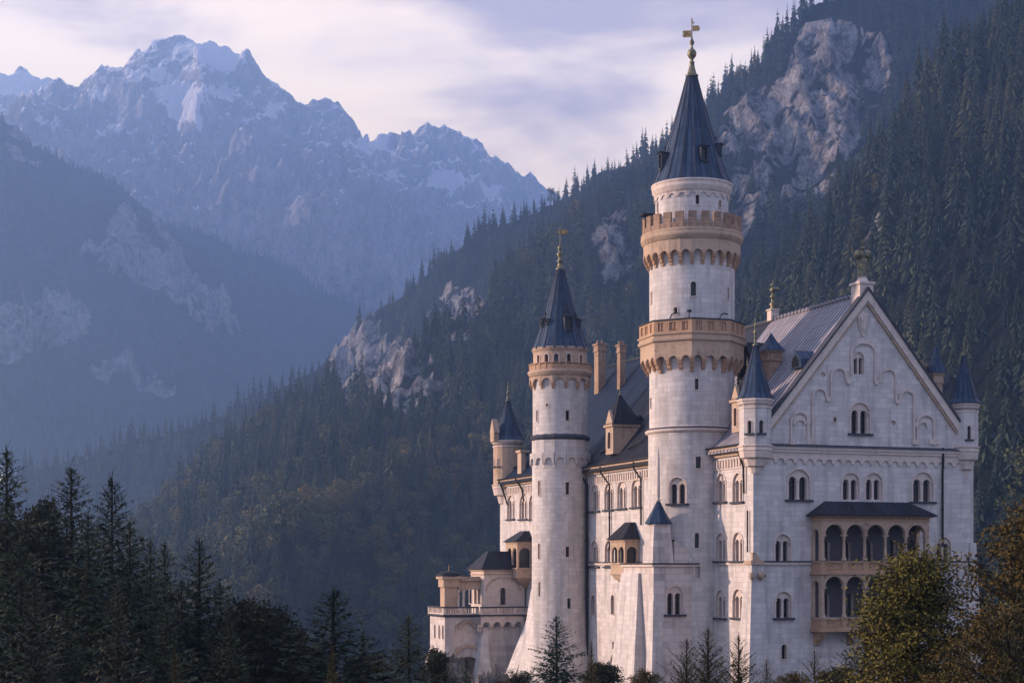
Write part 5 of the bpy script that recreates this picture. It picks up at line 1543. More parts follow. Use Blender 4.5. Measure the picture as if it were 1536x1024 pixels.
def arcade(zs, ztop, fz):
    """one storey: open arches in front and one at each side"""
    m_ = MB(); cw = .34
    for i in range(nb):
        x0 = ua + .25 + i*L; r = (L - cw)/2
        poly = [(0, zs), (cw/2, zs)] + [(L/2 + r*math.cos(t), zs + r*math.sin(t)) for t in [math.pi*(1-k/12) for k in range(1, 12)]] + [(L-cw/2, zs), (L, zs), (L, ztop), (0, ztop)]
        m_.prism(poly, (x0, -D0+.32, 0), UG, ZZ, NG*.32)
        r2_ = r + .02
        pth = [(L/2 + (r+.12)*math.cos(t), zs + (r+.12)*math.sin(t)) for t in [math.pi*(1-k/14) for k in range(15)]]
        m_.strip(pth, .16, (x0, -D0+.02, 0), UG, ZZ, NG*.09)
    for x in (ua, ub-.25):
        m_.box(x, x+.25, -D0, -D0+.32, fz, ztop)
    for x, nn in ((ua, 1), (ub-.3, 1)):
        Ls = D0 - .32; r = Ls/2 - .22
        poly = [(0, fz), (Ls/2 - r, fz), (Ls/2 - r, zs)] + [(Ls/2 + r*math.cos(t), zs + r*math.sin(t)) for t in [math.pi*(1-k/10) for k in range(1, 10)]] + [(Ls/2+r, zs), (Ls/2+r, fz), (Ls, fz), (Ls, ztop), (0, ztop)]
        m_.prism(poly, (x+.3, 0, 0), UL, ZZ, NL*.3)
    lpart('arcade', m_, M['warmtrim'])
    for i in range(nb + 1):
        x = ua + .25 + i*L; c_ = (x, -D0+.17)
        k_ = MB(); k_.lathe([(.27, fz), (.27, fz+.14), (.2, fz+.2), (.22, fz+.28), (.155, fz+.36), (.15, fz + (zs-fz)*.5), (.135, zs-.42), (.17, zs-.38), (.16, zs-.33), (.25, zs-.12)], 12, c_)
        k_.box(c_[0]-.28, c_[0]+.28, c_[1]-.22, c_[1]+.22, zs-.12, zs+.001)
        lpart('column', k_, M['warmtrim'])
arcade(3.05, 4.35, .62); arcade(-1.85, -.62, -4.75)
m = MB(); m.box(ua-.08, ub+.08, -D0-.08, 0, 4.352, 4.55); m.box(ua-.3, ub+.3, -D0-.3, 0, 4.72, zt-.122); m.box(ua-.02, ub+.02, -D0-.02, 0, 4.552, 4.718)
k = int((ub-ua)/.3)
for i in range(k): x = ua + .05 + i*(ub-ua-.2)/k; m.box(x, x+.14, -D0-.14, -D0-.021, 4.56, 4.70)
lpart('cornice', m, M['warm'])
def balustrade(z0_, z1_):
    m_ = MB(); m_.box(ua-.1, ub+.1, -D0-.1, -D0+.22, z1_-.14, z1_); m_.box(ua-.1, ub+.1, -D0-.1, 0, z0_-.22, z0_); m_.box(ua-.22, ub+.22, -D0-.22, 0, z0_-.40, z0_-.222)
    m_.box(ua-.1, ua+.22, -D0+.221, 0, z1_-.14, z1_); m_.box(ub-.22, ub+.1, -D0+.221, 0, z1_-.14, z1_)
    m_.box(ua, ua+.12, -D0+.1, 0, z0_, z1_-.14); m_.box(ub-.12, ub, -D0+.1, 0, z0_, z1_-.14)
    m_.box(ua+.121, ub-.121, -D0+.05, -D0+.14, z0_, z1_-.141)
    for i in range(nb+1):
        x = ua + .25 + i*L; m_.box(x-.3, x+.3, -D0-.04, -D0+.04, z0_, z1_-.141)
    rr_ = random.Random(5)
    for i in range(nb):
        x0 = ua + .25 + i*L + .42
        for j in range(9):
            x = x0 + j*(L-.84)/8.0; h_ = rr_.uniform(.12, .34); m_.box(x-.055, x+.055, -D0+.0, -D0+.049, z1_-.2-h_, z1_-.2)
        m_.box(x0-.08, x0+L-.76, -D0-.0, -D0+.049, z0_+.12, z0_+.2)
    lpart('balustrade', m_, M['warm'])
balustrade(-.30, .55); balustrade(-5.70, -4.82)
m = MB(); m.box(ua+.13, ub-.13, -D0+.15, 0, -.34, -.1); m.box(ua+.13, ub-.13, -D0+.15, 0, -5.78, -5.5); m.box(ua+.25, ub-.25, -D0+.33, -.02, 4.36, 4.5); lpart('floor_slab', m, M['warmtrim'])
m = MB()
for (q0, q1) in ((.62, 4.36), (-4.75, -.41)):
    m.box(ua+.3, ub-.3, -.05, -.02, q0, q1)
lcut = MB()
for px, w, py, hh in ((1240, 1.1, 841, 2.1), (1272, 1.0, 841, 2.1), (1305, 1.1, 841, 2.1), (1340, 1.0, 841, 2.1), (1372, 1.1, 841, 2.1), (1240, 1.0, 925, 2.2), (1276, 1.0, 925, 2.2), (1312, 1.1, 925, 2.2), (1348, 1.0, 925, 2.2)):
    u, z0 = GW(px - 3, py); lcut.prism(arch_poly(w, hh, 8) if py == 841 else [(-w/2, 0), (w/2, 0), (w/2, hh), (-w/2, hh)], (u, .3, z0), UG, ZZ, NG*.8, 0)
o_ = lpart('back_shade_panel', m, [M['loggia_shade'], M['loggia_shade']]); cut(o_, [lcut])  # thin dark lining added so the loggia interior looks shaded
for i in range(4):
    m = MB(); x = ua + .5 + i*(ub-ua-1.0)/3
    m.prism([(0, -7.5), (.35, -7.35), (.5, -7.0), (.95, -6.9), (1.15, -6.5), (1.6, -6.45), (1.8, -6.101), (0, -6.101)], (x+.25, 0, 0), NG, ZZ, Vector((-.5, 0, 0)))
    lpart('bracket', m, M['warm'])
# ------------------------------------------------------------------ bay at the foot of the tall tower
b0u, b1v = -6.34, 15.8; bv = 8.5
bay = thing('stair_bay', 'white stone bay with a dark pointed corner turret, projecting below the tallest tower', 'bay', uv2w(-3, 12, -17), TH)
def bpart(name, mb_, mats, parent=None, label=None):
    o_ = mb_.build(name, mats, parent or bay, label)
    if parent is None: o_.location = (3, -12, 17)
    return o_
def bwin(fn, *a, **k):
    o_ = fn(bay, *a, **k); o_.location = (3, -12, 17); return o_
cb1 = Cuts(); zB = zz(846, -3, bv)
m = MB(); m.box(b0u, -.02, bv, b1v, -17, zB)
ow = bpart('wall', m, [M['stone_lower'], M['trim']])
u, z0 = GW(1012, 921, bv); bwin(pair_window, cb1, (u, bv, z0), UG, NG, 1.75, 2.75)
v = sol_v(957, b0u); bwin(slit_window, cb1, (b0u, v, zz(918, b0u, v)), UL, NL, 1.0, 2.4, True, .12); bwin(slit_window, cb1, (b0u, v, zz(966, b0u, v)), UL, NL, .9, 1.4, True, .12)
ow.location = (0, 0, 0); ow.location = (3, -12, 17)
cut(ow, cb1.list())
# sloping buttress on its left
m = MB()
m.hexa([(b0u-1.9, bv+1.2, -17), (b0u, bv+1.2, -17), (b0u, b1v+.4, -17), (b0u-1.9, b1v+.4, -17)], [(b0u-.25, bv+3.0, -.6), (b0u, bv+3.0, -.6), (b0u, b1v, -.6), (b0u-.25, b1v, -.6)])
m.hexa([(b0u-.55, bv-.5, -17), (b0u+1.0, bv-.5, -17), (b0u+1.0, bv+1.2, -17), (b0u-.55, bv+1.2, -17)], [(b0u-.06, bv-.08, -3.2), (b0u+.8, bv-.08, -3.2), (b0u+.8, bv+1.0, -3.2), (b0u-.06, bv+1.0, -3.2)])
bpart('buttress', m, M['stone'])
m = MB(); m.box(b0u-.22, -.03, bv-.22, b1v+.1, zB-.22, zB-.002); bpart('string_course', m, M['trim'])
m = MB(); m.box(b0u-.30, -.04, bv-.30, b1v+.15, zB+.002, zB+.13)
# curved lean-to roof over the bay beside the tower
V = []; ns = 10
for i in range(ns+1):
    f = i/ns; x = b0u + 2.3 + (5.6)*f; h = zB + .13 + 2.15*(1-f)**1.8 + .12
    V += [(x, bv+.1, h), (x, bv+3.6, h+.35)]
F = [(2*i, 2*i+2, 2*i+3, 2*i+1) for i in range(ns)]
m.add(V, F)
V2 = []
for i in range(ns+1):
    f = i/ns; x = b0u + 2.3 + (5.6)*f; h = zB + .13 + 2.15*(1-f)**1.8 + .12
    V2 += [(x, bv+.1, zB+.1), (x, bv+.1, h)]
bpart('lean_to_roof', m, M['roofdark'])
m = MB(); m.add(V2, [(2*i, 2*i+2, 2*i+3, 2*i+1) for i in range(ns)]); m.box(b0u+2.28, b0u+2.32, bv+.12, bv+3.0, zB+.1, zB+2.2); bpart('lean_to_wall', m, M['stone_lower'])
# square corner turret
tu, tv = b0u + 1.05, bv + 1.15; yt = yy(tu, tv)/FPX
m = MB(); zt = (850-785)*yt
m.hexa([(tu-1.15, tv-1.15, zB+.12), (tu+1.15, tv-1.15, zB+.12), (tu+1.15, tv+1.15, zB+.12), (tu-1.15, tv+1.15, zB+.12)], [(tu-.85, tv-.85, zt), (tu+.85, tv-.85, zt), (tu+.85, tv+.85, zt), (tu-.85, tv+.85, zt)])
ct = Cuts(); tr = bpart('turret', m, [M['stone_lower'], M['trim']])
m = MB(); m.lathe([(1.3, zt-.05), (1.32, zt+.08), (1.0, zt+.6), (.62, zt+1.3), (.32, zt+1.9), (.12, zt+2.3)], 8, (tu, tv), .39, 0, False); bpart('roof', m, M['roof'], tr)
bpart('finial', finial(1, zt+2.2, zt+4.0, (tu, tv), .16), M['stone_lower'], tr)
m = MB(); m.lathe([(.12, zt+2.2), (.3, zt+2.3), (.12, zt+2.45), (.2, zt+2.6), (.16, zt+6.2), (.03, zt+7.4)], 6, (tu, tv)); bpart('pinnacle', m, M['trim'], tr)
# oriel with dark roof to the left of the bay
ou, ov = -.0, sol_v(938, -.8)
ori = thing('oriel_window', 'sandstone oriel with a dark sloping roof on the wall between the two towers', 'oriel', uv2w(0, ov, zz(880, 0, ov)), TH)
def opart(o_, name, mb_, mats, parent=None):
    q = mb_.build(name, mats, parent or o_)
    if parent is None:
        w = o_.location; du = (w.x-OX)*CT + (w.y-OY)*ST; dv = -(w.x-OX)*ST + (w.y-OY)*CT
        k2 = CT*CT + ST*ST
        q.location = (-du/k2, -dv/k2, -w.z)
    return q
zy = yy(0, ov)/FPX
def zo(py): return (850-py)*zy
def oriel(o_, v_, zt_, zb_, zf_, roofz, hw, D, mat='warmtrim', zo_=None):
    m_ = MB()
    for s_ in (-1, 0, 1): m_.box(-D, -D+.22, v_+s_*hw-.14*(1 if s_ == 0 else 1), v_+s_*hw+.14, zb_, zt_)
    m_.box(-D+.02, 0, v_-hw-.1, v_+hw+.1, zt_-.55, zt_-.001); m_.box(-D-.12, 0, v_-hw-.3, v_+hw+.3, zt_, zt_+.22)
    m_.box(-D, 0, v_-hw-.14, v_+hw+.14, zb_-.95, zb_-.001); m_.box(-D-.14, 0, v_-hw-.3, v_+hw+.3, zb_, zb_+.16); m_.box(-D-.14, 0, v_-hw-.3, v_+hw+.3, zb_-1.1, zb_-.952)
    for s_ in (-1, 1):
        m_.box(-.3, 0, v_+s_*hw-.12, v_+s_*hw+.12, zb_, zt_)
    opart(o_, 'frame', m_, M[mat])
    g = MB(); g.box(-D+.35, -.05, v_-hw+.16, v_+hw-.16, zb_+.16, zt_-.56); opart(o_, 'pane', g, M['glass'])
    c = MB(); H_ = zb_-1.1-zf_
    for k_, (f0, f1) in enumerate(((1, .82), (.72, .5), (.4, .12))):
        h1_ = zb_-1.101 - H_*k_/3; h0_ = h1_ - H_/3
        c.hexa([(-D*f1, v_-hw*f1, h0_), (0, v_-hw*f1, h0_), (0, v_+hw*f1, h0_), (-D*f1, v_+hw*f1, h0_)], [(-D*f0, v_-hw*f0, h1_), (0, v_-hw*f0, h1_), (0, v_+hw*f0, h1_), (-D*f0, v_+hw*f0, h1_)])
    opart(o_, 'corbel', c, M[mat])
    a_ = MB()
    for v0_, v1_ in ((v_-hw, v_), (v_, v_+hw)):
        L_ = v1_-v0_; r_ = L_/2-.14
        poly = [(0, zt_-.56-r_), (.14, zt_-.56-r_)] + [(L_/2 + r_*math.cos(t), zt_-.56-r_ + r_*math.sin(t)) for t in [math.pi*(1-k/8) for k in range(1, 8)]] + [(L_-.14, zt_-.56-r_), (L_, zt_-.56-r_), (L_, zt_-.552), (0, zt_-.552)]
        a_.prism(poly, (-D+.2, v1_, 0), UL, ZZ, NL*.17)
    L_ = D; r_ = L_/2-.24
    for vv, dd in ((v_-hw-.13, 0), (v_+hw-.09, 0)):
        poly = [(0, zb_+.161), (.24, zb_+.161), (.24, zt_-.56-r_)] + [(L_/2 + r_*math.cos(t), zt_-.56-r_ + r_*math.sin(t)) for t in [math.pi*(1-k/8) for k in range(1, 8)]] + [(L_-.24, zt_-.56-r_), (L_-.24, zb_+.161), (L_-.01, zb_+.161), (L_-.01, zt_-.552), (0, zt_-.552)]
        a_.prism(poly, (-D+.005, vv+.22, 0), UG, ZZ, NG*.22)
    opart(o_, 'arches', a_, M[mat])
    r = MB(); e_ = D+.45; B_ = [(-e_, v_-hw-.5, zt_+.221), (0, v_-hw-.5, zt_+.221), (0, v_+hw+.5, zt_+.221), (-e_, v_+hw+.5, zt_+.221)]
    K_ = [(-.5, v_-hw*.5, roofz), (0, v_-hw*.5, roofz), (0, v_+hw*.5, roofz), (-.5, v_+hw*.5, roofz)]
    r.hexa(B_, K_); opart(o_, 'roof', r, M['roofdark'])
oriel(ori, ov, zo(812), zo(846), zo(885), zo(783), 1.75, 1.7)
ov2 = sol_v(781, -.8); zy = yy(0, ov2)/FPX
ori2 = thing('oriel_window', 'warm stone oriel with dark hipped roof left of the shorter round tower', 'oriel', uv2w(0, ov2, zo(882)), TH)
oriel(ori2, ov2, zo(815), zo(853), zo(882), zo(796), 1.9, 2.0)

# buttress at the foot of the second tower
bt = thing('buttress', 'tall sloping white stone buttress at the foot of the shorter round tower', 'buttress', uv2w(-4, 46, -17), TH)
m = MB(); m.hexa([(-6.3, 42.0, -17), (0, 42.0, -17), (0, 49.0, -17), (-6.3, 49.0, -17)], [(-4.4, 42.2, zz(884, -4, 44)), (0, 42.2, zz(884, -4, 44)), (0, 47.5, zz(884, -4, 44)), (-4.4, 47.5, zz(884, -4, 44))])
o = m.build('buttress_wall', M['stone'], bt); o.location = (4, -46, 17)
m = MB(); m.hexa([(-6.2, 52.2, -17), (0, 52.2, -17), (0, 56.0, -17), (-6.2, 56.0, -17)], [(-.9, 53.2, -4), (0, 53.2, -4), (0, 55.6, -4), (-.9, 55.6, -4)])
o = m.build('buttress_wall', M['stone'], bt); o.location = (4, -46, 17)

# ------------------------------------------------------------------ terraced annex at the far left
vf = 60.2
def au(px, v_=vf): return sol_u(px, v_)
u_l, u_m = au(667), au(722)
an = thing('terraced_annex', 'small stone annex with balustraded terrace and hipped roof, leftmost of the castle', 'annex', uv2w(-6, 64, -17), TH)
def apart(name, mb_, mats, parent=None, label=None):
    o_ = mb_.build(name, mats, parent or an, label)
    if parent is None: o_.location = (6, -64, 17)
    return o_
def awin(fn, *a, **k):
    o_ = fn(an, *a, **k); o_.location = (6, -64, 17); return o_
def za(py, u_=-6): return zz(py, u_, vf)
vb = vf + 6.2
ca = Cuts(); m = MB(); m.box(u_l, 0, vf, vb, -17, za(925)); lowb = apart('wall', m, [M['stone_lower'], M['trim']])
# blind arches and openings
u_c = au(700)
ca.a.prism(arch_poly(3.6, 3.3, 12), Vector((u_c, vf+.3, za(968))), UG, ZZ, NG*.8, 1)
ca.b.prism(arch_poly(4.4, 4.6, 12), Vector((au(702), vf+2.6, za(1024)-1.2)), UG, ZZ, NG*3.0, 1)
for px in (652.5, 659, 664.5):
    v_ = sol_v(px, u_l); 
    awin(slit_window, ca, (u_l, v_, za(957)), UL, NL, .62, 1.7, True, .1)
cut(lowb, ca.list())
m = MB(); u0, z0 = au(700), za(943)
m.strip([(1.05*math.cos(t), 1.0*math.sin(t)) for t in [math.pi*(1-i/10) for i in range(11)]], .16, (u0, vf+.05, z0), UG, ZZ, NG*.2)
m.strip([(2.1*math.cos(t), 1.9*math.sin(t)) for t in [math.pi*(1-i/12) for i in range(13)]], .3, (au(702), vf+.05, za(988)-.2), UG, ZZ, NG*.28)
apart('arch_mouldings', m, M['warmtrim'])
# bastion in front of the pavilion
m = MB(); vq = vf - .95; uq0, uq1 = sol_u(724, vq), sol_u(782, vq)
m.box(uq0, uq1, vq, vf+.5, -17, za(940)); apart('bastion', m, M['stone_lower'])
m = MB()
nb_ = 4; Lb = (uq1-uq0+.5)/nb_; zt_ = za(923); zs_ = za(936)
for i in range(nb_):
    x0 = uq0-.4+i*Lb; r = Lb/2-.26
    poly = [(0, zs_), (Lb/2-r, zs_)] + [(Lb/2+r*math.cos(t), zs_+r*.8*math.sin(t)) for t in [math.pi*(1-k/8) for k in range(1, 8)]] + [(Lb/2+r, zs_), (Lb, zs_), (Lb, zt_), (0, zt_)]
    m.prism(poly, (x0, vq-.3, 0), UG, ZZ, NG*.3)
for i in range(nb_+1):
    x0 = uq0-.4+i*Lb
    m.prism([(0, zs_-.9), (.35, zs_-.8), (.4, zs_-.4), (.8, zs_-.3), (.9, zs_+.01), (0, zs_+.01)], (x0+.24, vq+.3, 0), NG, ZZ, Vector((-.48, 0, 0)))
apart('corbel_arches', m, M['trim'])
m = MB(); zc_ = za(923)
m.box(uq0-.7, 0, vq-.75, vq+.2, zc_, zc_+.2); m.box(u_l-.3, uq0-.701, vf-.3, vf, zc_, zc_+.2); m.box(u_l-.3, u_l, vf+.001, vb+.2, zc_, zc_+.2); m.box(u_l, 0, vf, vb, za(925), zc_+.19)
apart('terrace_cornice', m, M['lead'])
def rail(x0, x1, y0, y1):
    """balustrade from (x0,y0) to (x1,y1): posts, pierced panels and a dark rail"""
    a_, b_ = Vector((x0, y0, 0)), Vector((x1, y1, 0)); L_ = (b_-a_).length; ax = (b_-a_).normalized(); n_ = ax.cross(ZZ)
    m_ = MB(); h0, h1 = zc_+.2, za(911); k_ = max(1, int(L_/1.9))
    for i in range(k_+1): s = L_*i/k_; m_.prism([(s-.16, h0), (s+.16, h0), (s+.16, h1), (s-.16, h1)], a_-n_*.14, ax, ZZ, n_*.28)
    j = int(L_/.32)
    for i in range(j): s = (i+.5)*L_/j; m_.prism([(s-.06, h0), (s+.06, h0), (s+.06, h1), (s-.06, h1)], a_-n_*.06, ax, ZZ, n_*.12)
    m_.prism([(0, h0), (L_, h0), (L_, h0+.14), (0, h0+.14)], a_-n_*.11, ax, ZZ, n_*.22)
    o_ = apart('balustrade', m_, M['trim'])
    m2 = MB(); m2.prism([(-.1, h1), (L_+.1, h1), (L_+.1, h1+.17), (-.1, h1+.17)], a_-n_*.2, ax, ZZ, n_*.4); apart('rail', m2, M['lead'], o_); 
rail(uq0-.4, -.1, vq-.5, vq-.5); rail(u_l-.05, uq0-.4, vf-.1, vf-.1); rail(u_l-.1, u_l-.1, vb, vf)
# pavilion
ca = Cuts(); pu0, pu1 = sol_u(726, vf+.6), -.3; pv0, pv1 = vf+.6, vb-.4
m = MB(); m.box(pu0, pu1, pv0, pv1, zc_, za(854)); pav = apart('pavilion', m, [M['trim'], M['trim']])
v_ = sol_v(707, pu0)
for px in (706, 713.5, 719): 
    vv = sol_v(px, pu0); awin(slit_window, ca, (pu0, vv, za(906)), UL, NL, 1.0, 2.7, True, .12)
uu = sol_u(754.5, pv0); awin(slit_window, ca, (uu, pv0, za(907)), UG, NG, .75, 2.2, True, .12)
cut(pav, ca.list())
m = MB(); r0 = sol_u(740, pv0)
m.strip([(2.3*math.cos(t), 1.7*math.sin(t)) for t in [math.pi*(1-i/12) for i in range(13)]], .14, (uu, pv0+.02, za(886)), UG, ZZ, NG*.1)
m.box(pu0-.12, pu1, pv0-.12, pv1, za(862), za(860)); m.box(pu0-.25, pu1, pv0-.25, pv1, za(856), za(854)+.02)
apart('pavilion_cornice', m, M['warmtrim'], pav)
m = MB(); ze_, zr_ = za(854)+.03, za(826)
B_ = [(pu0-.55, pv0-.55, ze_), (pu1+.2, pv0-.55, ze_), (pu1+.2, pv1+.4, ze_), (pu0-.55, pv1+.4, ze_)]
K_ = [(pu0+1.15, pv0+1.6, zr_), (pu1+.2, pv0+1.6, zr_), (pu1+.2, pv0+2.6, zr_), (pu0+1.15, pv0+2.6, zr_)]
m.hexa(B_, K_); apart('pavilion_roof', m, M['roofdark'], pav)
# porch with columns and a small tower-like pier
m = MB(); qa, qb = sol_u(676, vf+2.2), sol_u(702, vf+2.2)
m.box(qa-1.2, qa+.9, vf+1.4, vf+3.6, za(880), za(868)); m.box(qa-1.45, qa+1.1, vf+1.15, vf+3.8, za(868), za(864)); m.box(qa-1.0, qa+.7, vf+1.6, vf+3.4, zc_, za(880))
m.box(qa+.9, pu0, vf+1.7, vf+3.3, za(884), za(872)); 
apart('porch', m, M['warmtrim'])
for px in (686, 694):
    m = MB(); u_ = sol_u(px, vf+2.2); m.lathe([(.3, zc_), (.3, zc_+.3), (.2, zc_+.4), (.18, za(890)), (.32, za(884))], 10, (u_, vf+1.9)); apart('column', m, M['trim'])
m = MB(); m.lathe([(1.55, za(864)), (1.5, za(860)), (.9, za(857)), (.1, za(855.5))], 12, (qa-.15, vf+2.5), 0, 0, True); apart('porch_roof', m, M['roofdark'])
apart('finial', finial(1, za(856), za(846), (qa-.15, vf+2.5), .16), M['gold'])
m = MB(); m.prism([(-.1, 0), (qa*-1+pu0-.9, 0), (qa*-1+pu0-.9, .9), (-.1, .9)], (qa+.9, vf+1.5, za(872)), UG, Vector((0, .9, .55)), Vector((0, -.1, .15))); apart('porch_tiles', m, M['brickwarm'])
# battered foot
m = MB(); m.hexa([(u_l-2.2, vf-.8, -17), (u_l+1.6, vf-.8, -17), (u_l+1.6, vb, -17), (u_l-2.2, vb, -17)], [(u_l-.1, vf-.1, za(975)), (u_l+.9, vf-.1, za(975)), (u_l+.9, vb, za(975)), (u_l-.1, vb, za(975))])
m.hexa([(uq0-1.6, vq-1.6, -17), (uq0+1.0, vq-1.6, -17), (uq0+1.0, vf, -17), (uq0-1.6, vf, -17)], [(uq0-.06, vq-.06, za(950)), (uq0+.7, vq-.06, za(950)), (uq0+.7, vf, za(950)), (uq0-.06, vf, za(950))])
apart('buttress', m, M['stone'])
# ------------------------------------------------------------------ crags at the foot of the walls
def crag(name, label, cx, cy, rx, ry, z0, z1, seed, mat='crag'):
    n = 46; gx, gy = np.meshgrid(np.linspace(-1, 1, n), np.linspace(-1, 1, n))
    rr_ = np.sqrt(gx**2 + gy**2); prof = np.clip(1 - rr_**2.2, 0, 1) ** .7
    X_ = gx*rx; Y_ = gy*ry
    Z_ = z0 + (z1 - z0) * prof * (0.80 + .14 * ridged(gx*2.3 + seed, gy*2.3, 5, seed)) + .5*fbm(gx*5, gy*5, 4, seed)
    b = MB(); V = [(float(a_), float(b_), float(c_)) for a_, b_, c_ in zip(X_.ravel(), Y_.ravel(), Z_.ravel())]
    b.add(V, [(j*n+i, j*n+i+1, (j+1)*n+i+1, (j+1)*n+i) for j in range(n-1) for i in range(n-1)], 0, None, False)
    o_ = b.build(name, M[mat]); o_.location = (cx, cy, 0); return tag(o_, label, 'rock')
x_, y_, z_ = P(672, 1000, 196); crag('rock_outcrop', 'pale broken crag under the corner of the annex', x_, y_, 5.5, 5, -22, P(0, 985, 196)[2], 3)
x_, y_, z_ = P(922, 1015, 170); crag('rock_outcrop', 'mossy crag at the foot of the wall between the two towers', x_, y_, 3.0, 3, -21, P(0, 985, 170)[2], 8)
x_, y_, z_ = P(745, 1010, 199); crag('rock_outcrop', 'low brown crag below the arch of the annex', x_, y_, 5.0, 4, -22, P(0, 1000, 199)[2], 12)
# ------------------------------------------------------------------ near trees, each with trunk and crown
def near_conifer(name, seed, mat, nb=300, spread=0.155, up=0.10, droop=0.50, twig=0.019, dens=1.0, power=0.85, base=0.04, sparse=0.0, limbs=False, card=1.0):
    """unit-high conifer: boughs round a trunk, each bough carrying rows of needle sprays"""
    R = random.Random(seed); cr = MB(); tk = MB()
    n = 9; tp = [(0, 0, i / n) for i in range(n + 1)]
    tk.tube([(x, y, z * 0.985) for x, y, z in tp], 0.0135, 7, taper=0.0012)
    az = 0.0
    for i in range(nb):
        f = (i + R.random() * .6) / nb
        z = base + (0.985 - base) * f
        Lm = spread * ((1 - f) ** power) * R.uniform(0.62, 1.12) * (0.86 + 0.22 * math.sin(f * 75)) + 0.004
        if R.random() < 0.10: Lm *= R.uniform(0.45, 0.8)
        if R.random() < sparse: continue
        az += 2.399 + R.uniform(-.35, .35)
        ca, sa = math.cos(az), math.sin(az)
        e0 = up + 0.55 * f ** 2 + R.uniform(-.08, .08)      # young boughs at the top point upwards
        dr = droop * (1 - f * .75)
        tw_ = 0.28 + 0.72 * min(1.0, (1 - f) / .30)
        K = 6; pts = []
        side = R.uniform(-.12, .12)
        for k in range(K + 1):
            s = k / K; r = Lm * s; h = z + Lm * (e0 * s - dr * s * s + 0.28 * dr * s ** 4)
            b = side * Lm * s * s
            pts.append(Vector((ca * r - sa * b, sa * r + ca * b, h)))
        tk.tube(pts, 0.0020 * (1 - f) + .0006, 3, taper=0.0003)
        nt = max(3, int(dens * Lm / twig * 1.55))
        for t_ in range(nt):
            s = 0.10 + 0.92 * (t_ + R.random()) / nt
            s = min(s, 1.0); k = min(int(s * K), K - 1); u_ = s * K - k
            p = pts[k].lerp(pts[k + 1], u_); d = (pts[k + 1] - pts[k]).normalized()
            sd = d.cross(ZZ).normalized()
            for sg in (-1, 1):
                if R.random() < .12: continue
                ln = twig * tw_ * R.uniform(.8, 1.5) * (1.25 - s * .75) * (1 + 1.3 * (1 - f) * (Lm / spread))
                q = (sd * sg * R.uniform(.65, 1.0) + d * R.uniform(.35, .9) + ZZ * R.uniform(-.55, .05)).normalized()
                w_ = ln * R.uniform(.20, .34) * card
                nn_ = (ZZ + sd * R.uniform(-.6, .6) + d * R.uniform(-.5, .5)).normalized(); b_ = q.cross(nn_).normalized()
                a0 = p; m1 = p + q * ln * .45 - ZZ * ln * .05; e1 = p + q * ln - ZZ * ln * R.uniform(.05, .35)
                cr.add([a0, m1 + b_ * w_, e1, m1 - b_ * w_], [(0, 1, 2, 3)], 0)
            # a spray hanging below the bough and one standing on it
            ln = twig * tw_ * R.uniform(.5, 1.1)
            for hz in (-1, .35):
                q = (d * R.uniform(.2, .8) + ZZ * hz * R.uniform(.5, 1.0) + sd * R.uniform(-.5, .5)).normalized()
                b_ = q.cross(sd if abs(q.dot(sd)) < .8 else d).normalized() * ln * .22 * card
                b2 = q.cross(b_).normalized() * ln * .22
                cr.add([p, p + q * ln * .5 + b2, p + q * ln, p + q * ln * .5 - b2], [(0, 1, 2, 3)], 0)
        tipd = (pts[-1] - pts[-2]).normalized()
        b_ = tipd.cross(ZZ).normalized() * twig * tw_ * .3
        cr.add([pts[-2], pts[-1] + b_, pts[-1] + tipd * twig * tw_ * 1.2, pts[-1] - b_], [(0, 1, 2, 3)], 0)
    for k in range(7):
        a_ = k * 0.9; h = .955 + .006 * k
        cr.add([(0, 0, h), (.006 * math.cos(a_), .006 * math.sin(a_), h + .012), (.010 * math.cos(a_ + .2), .010 * math.sin(a_ + .2), h + .022)], [(0, 1, 2)], 0)
    cr.add([(.0025, 0, .97), (-.0025, 0, .97), (0, 0, 1.0)], [(0, 1, 2)], 0)
    return tk.mesh(name + '_trunk', [M['bark']]), cr.mesh(name + '_crown', [M[mat]])

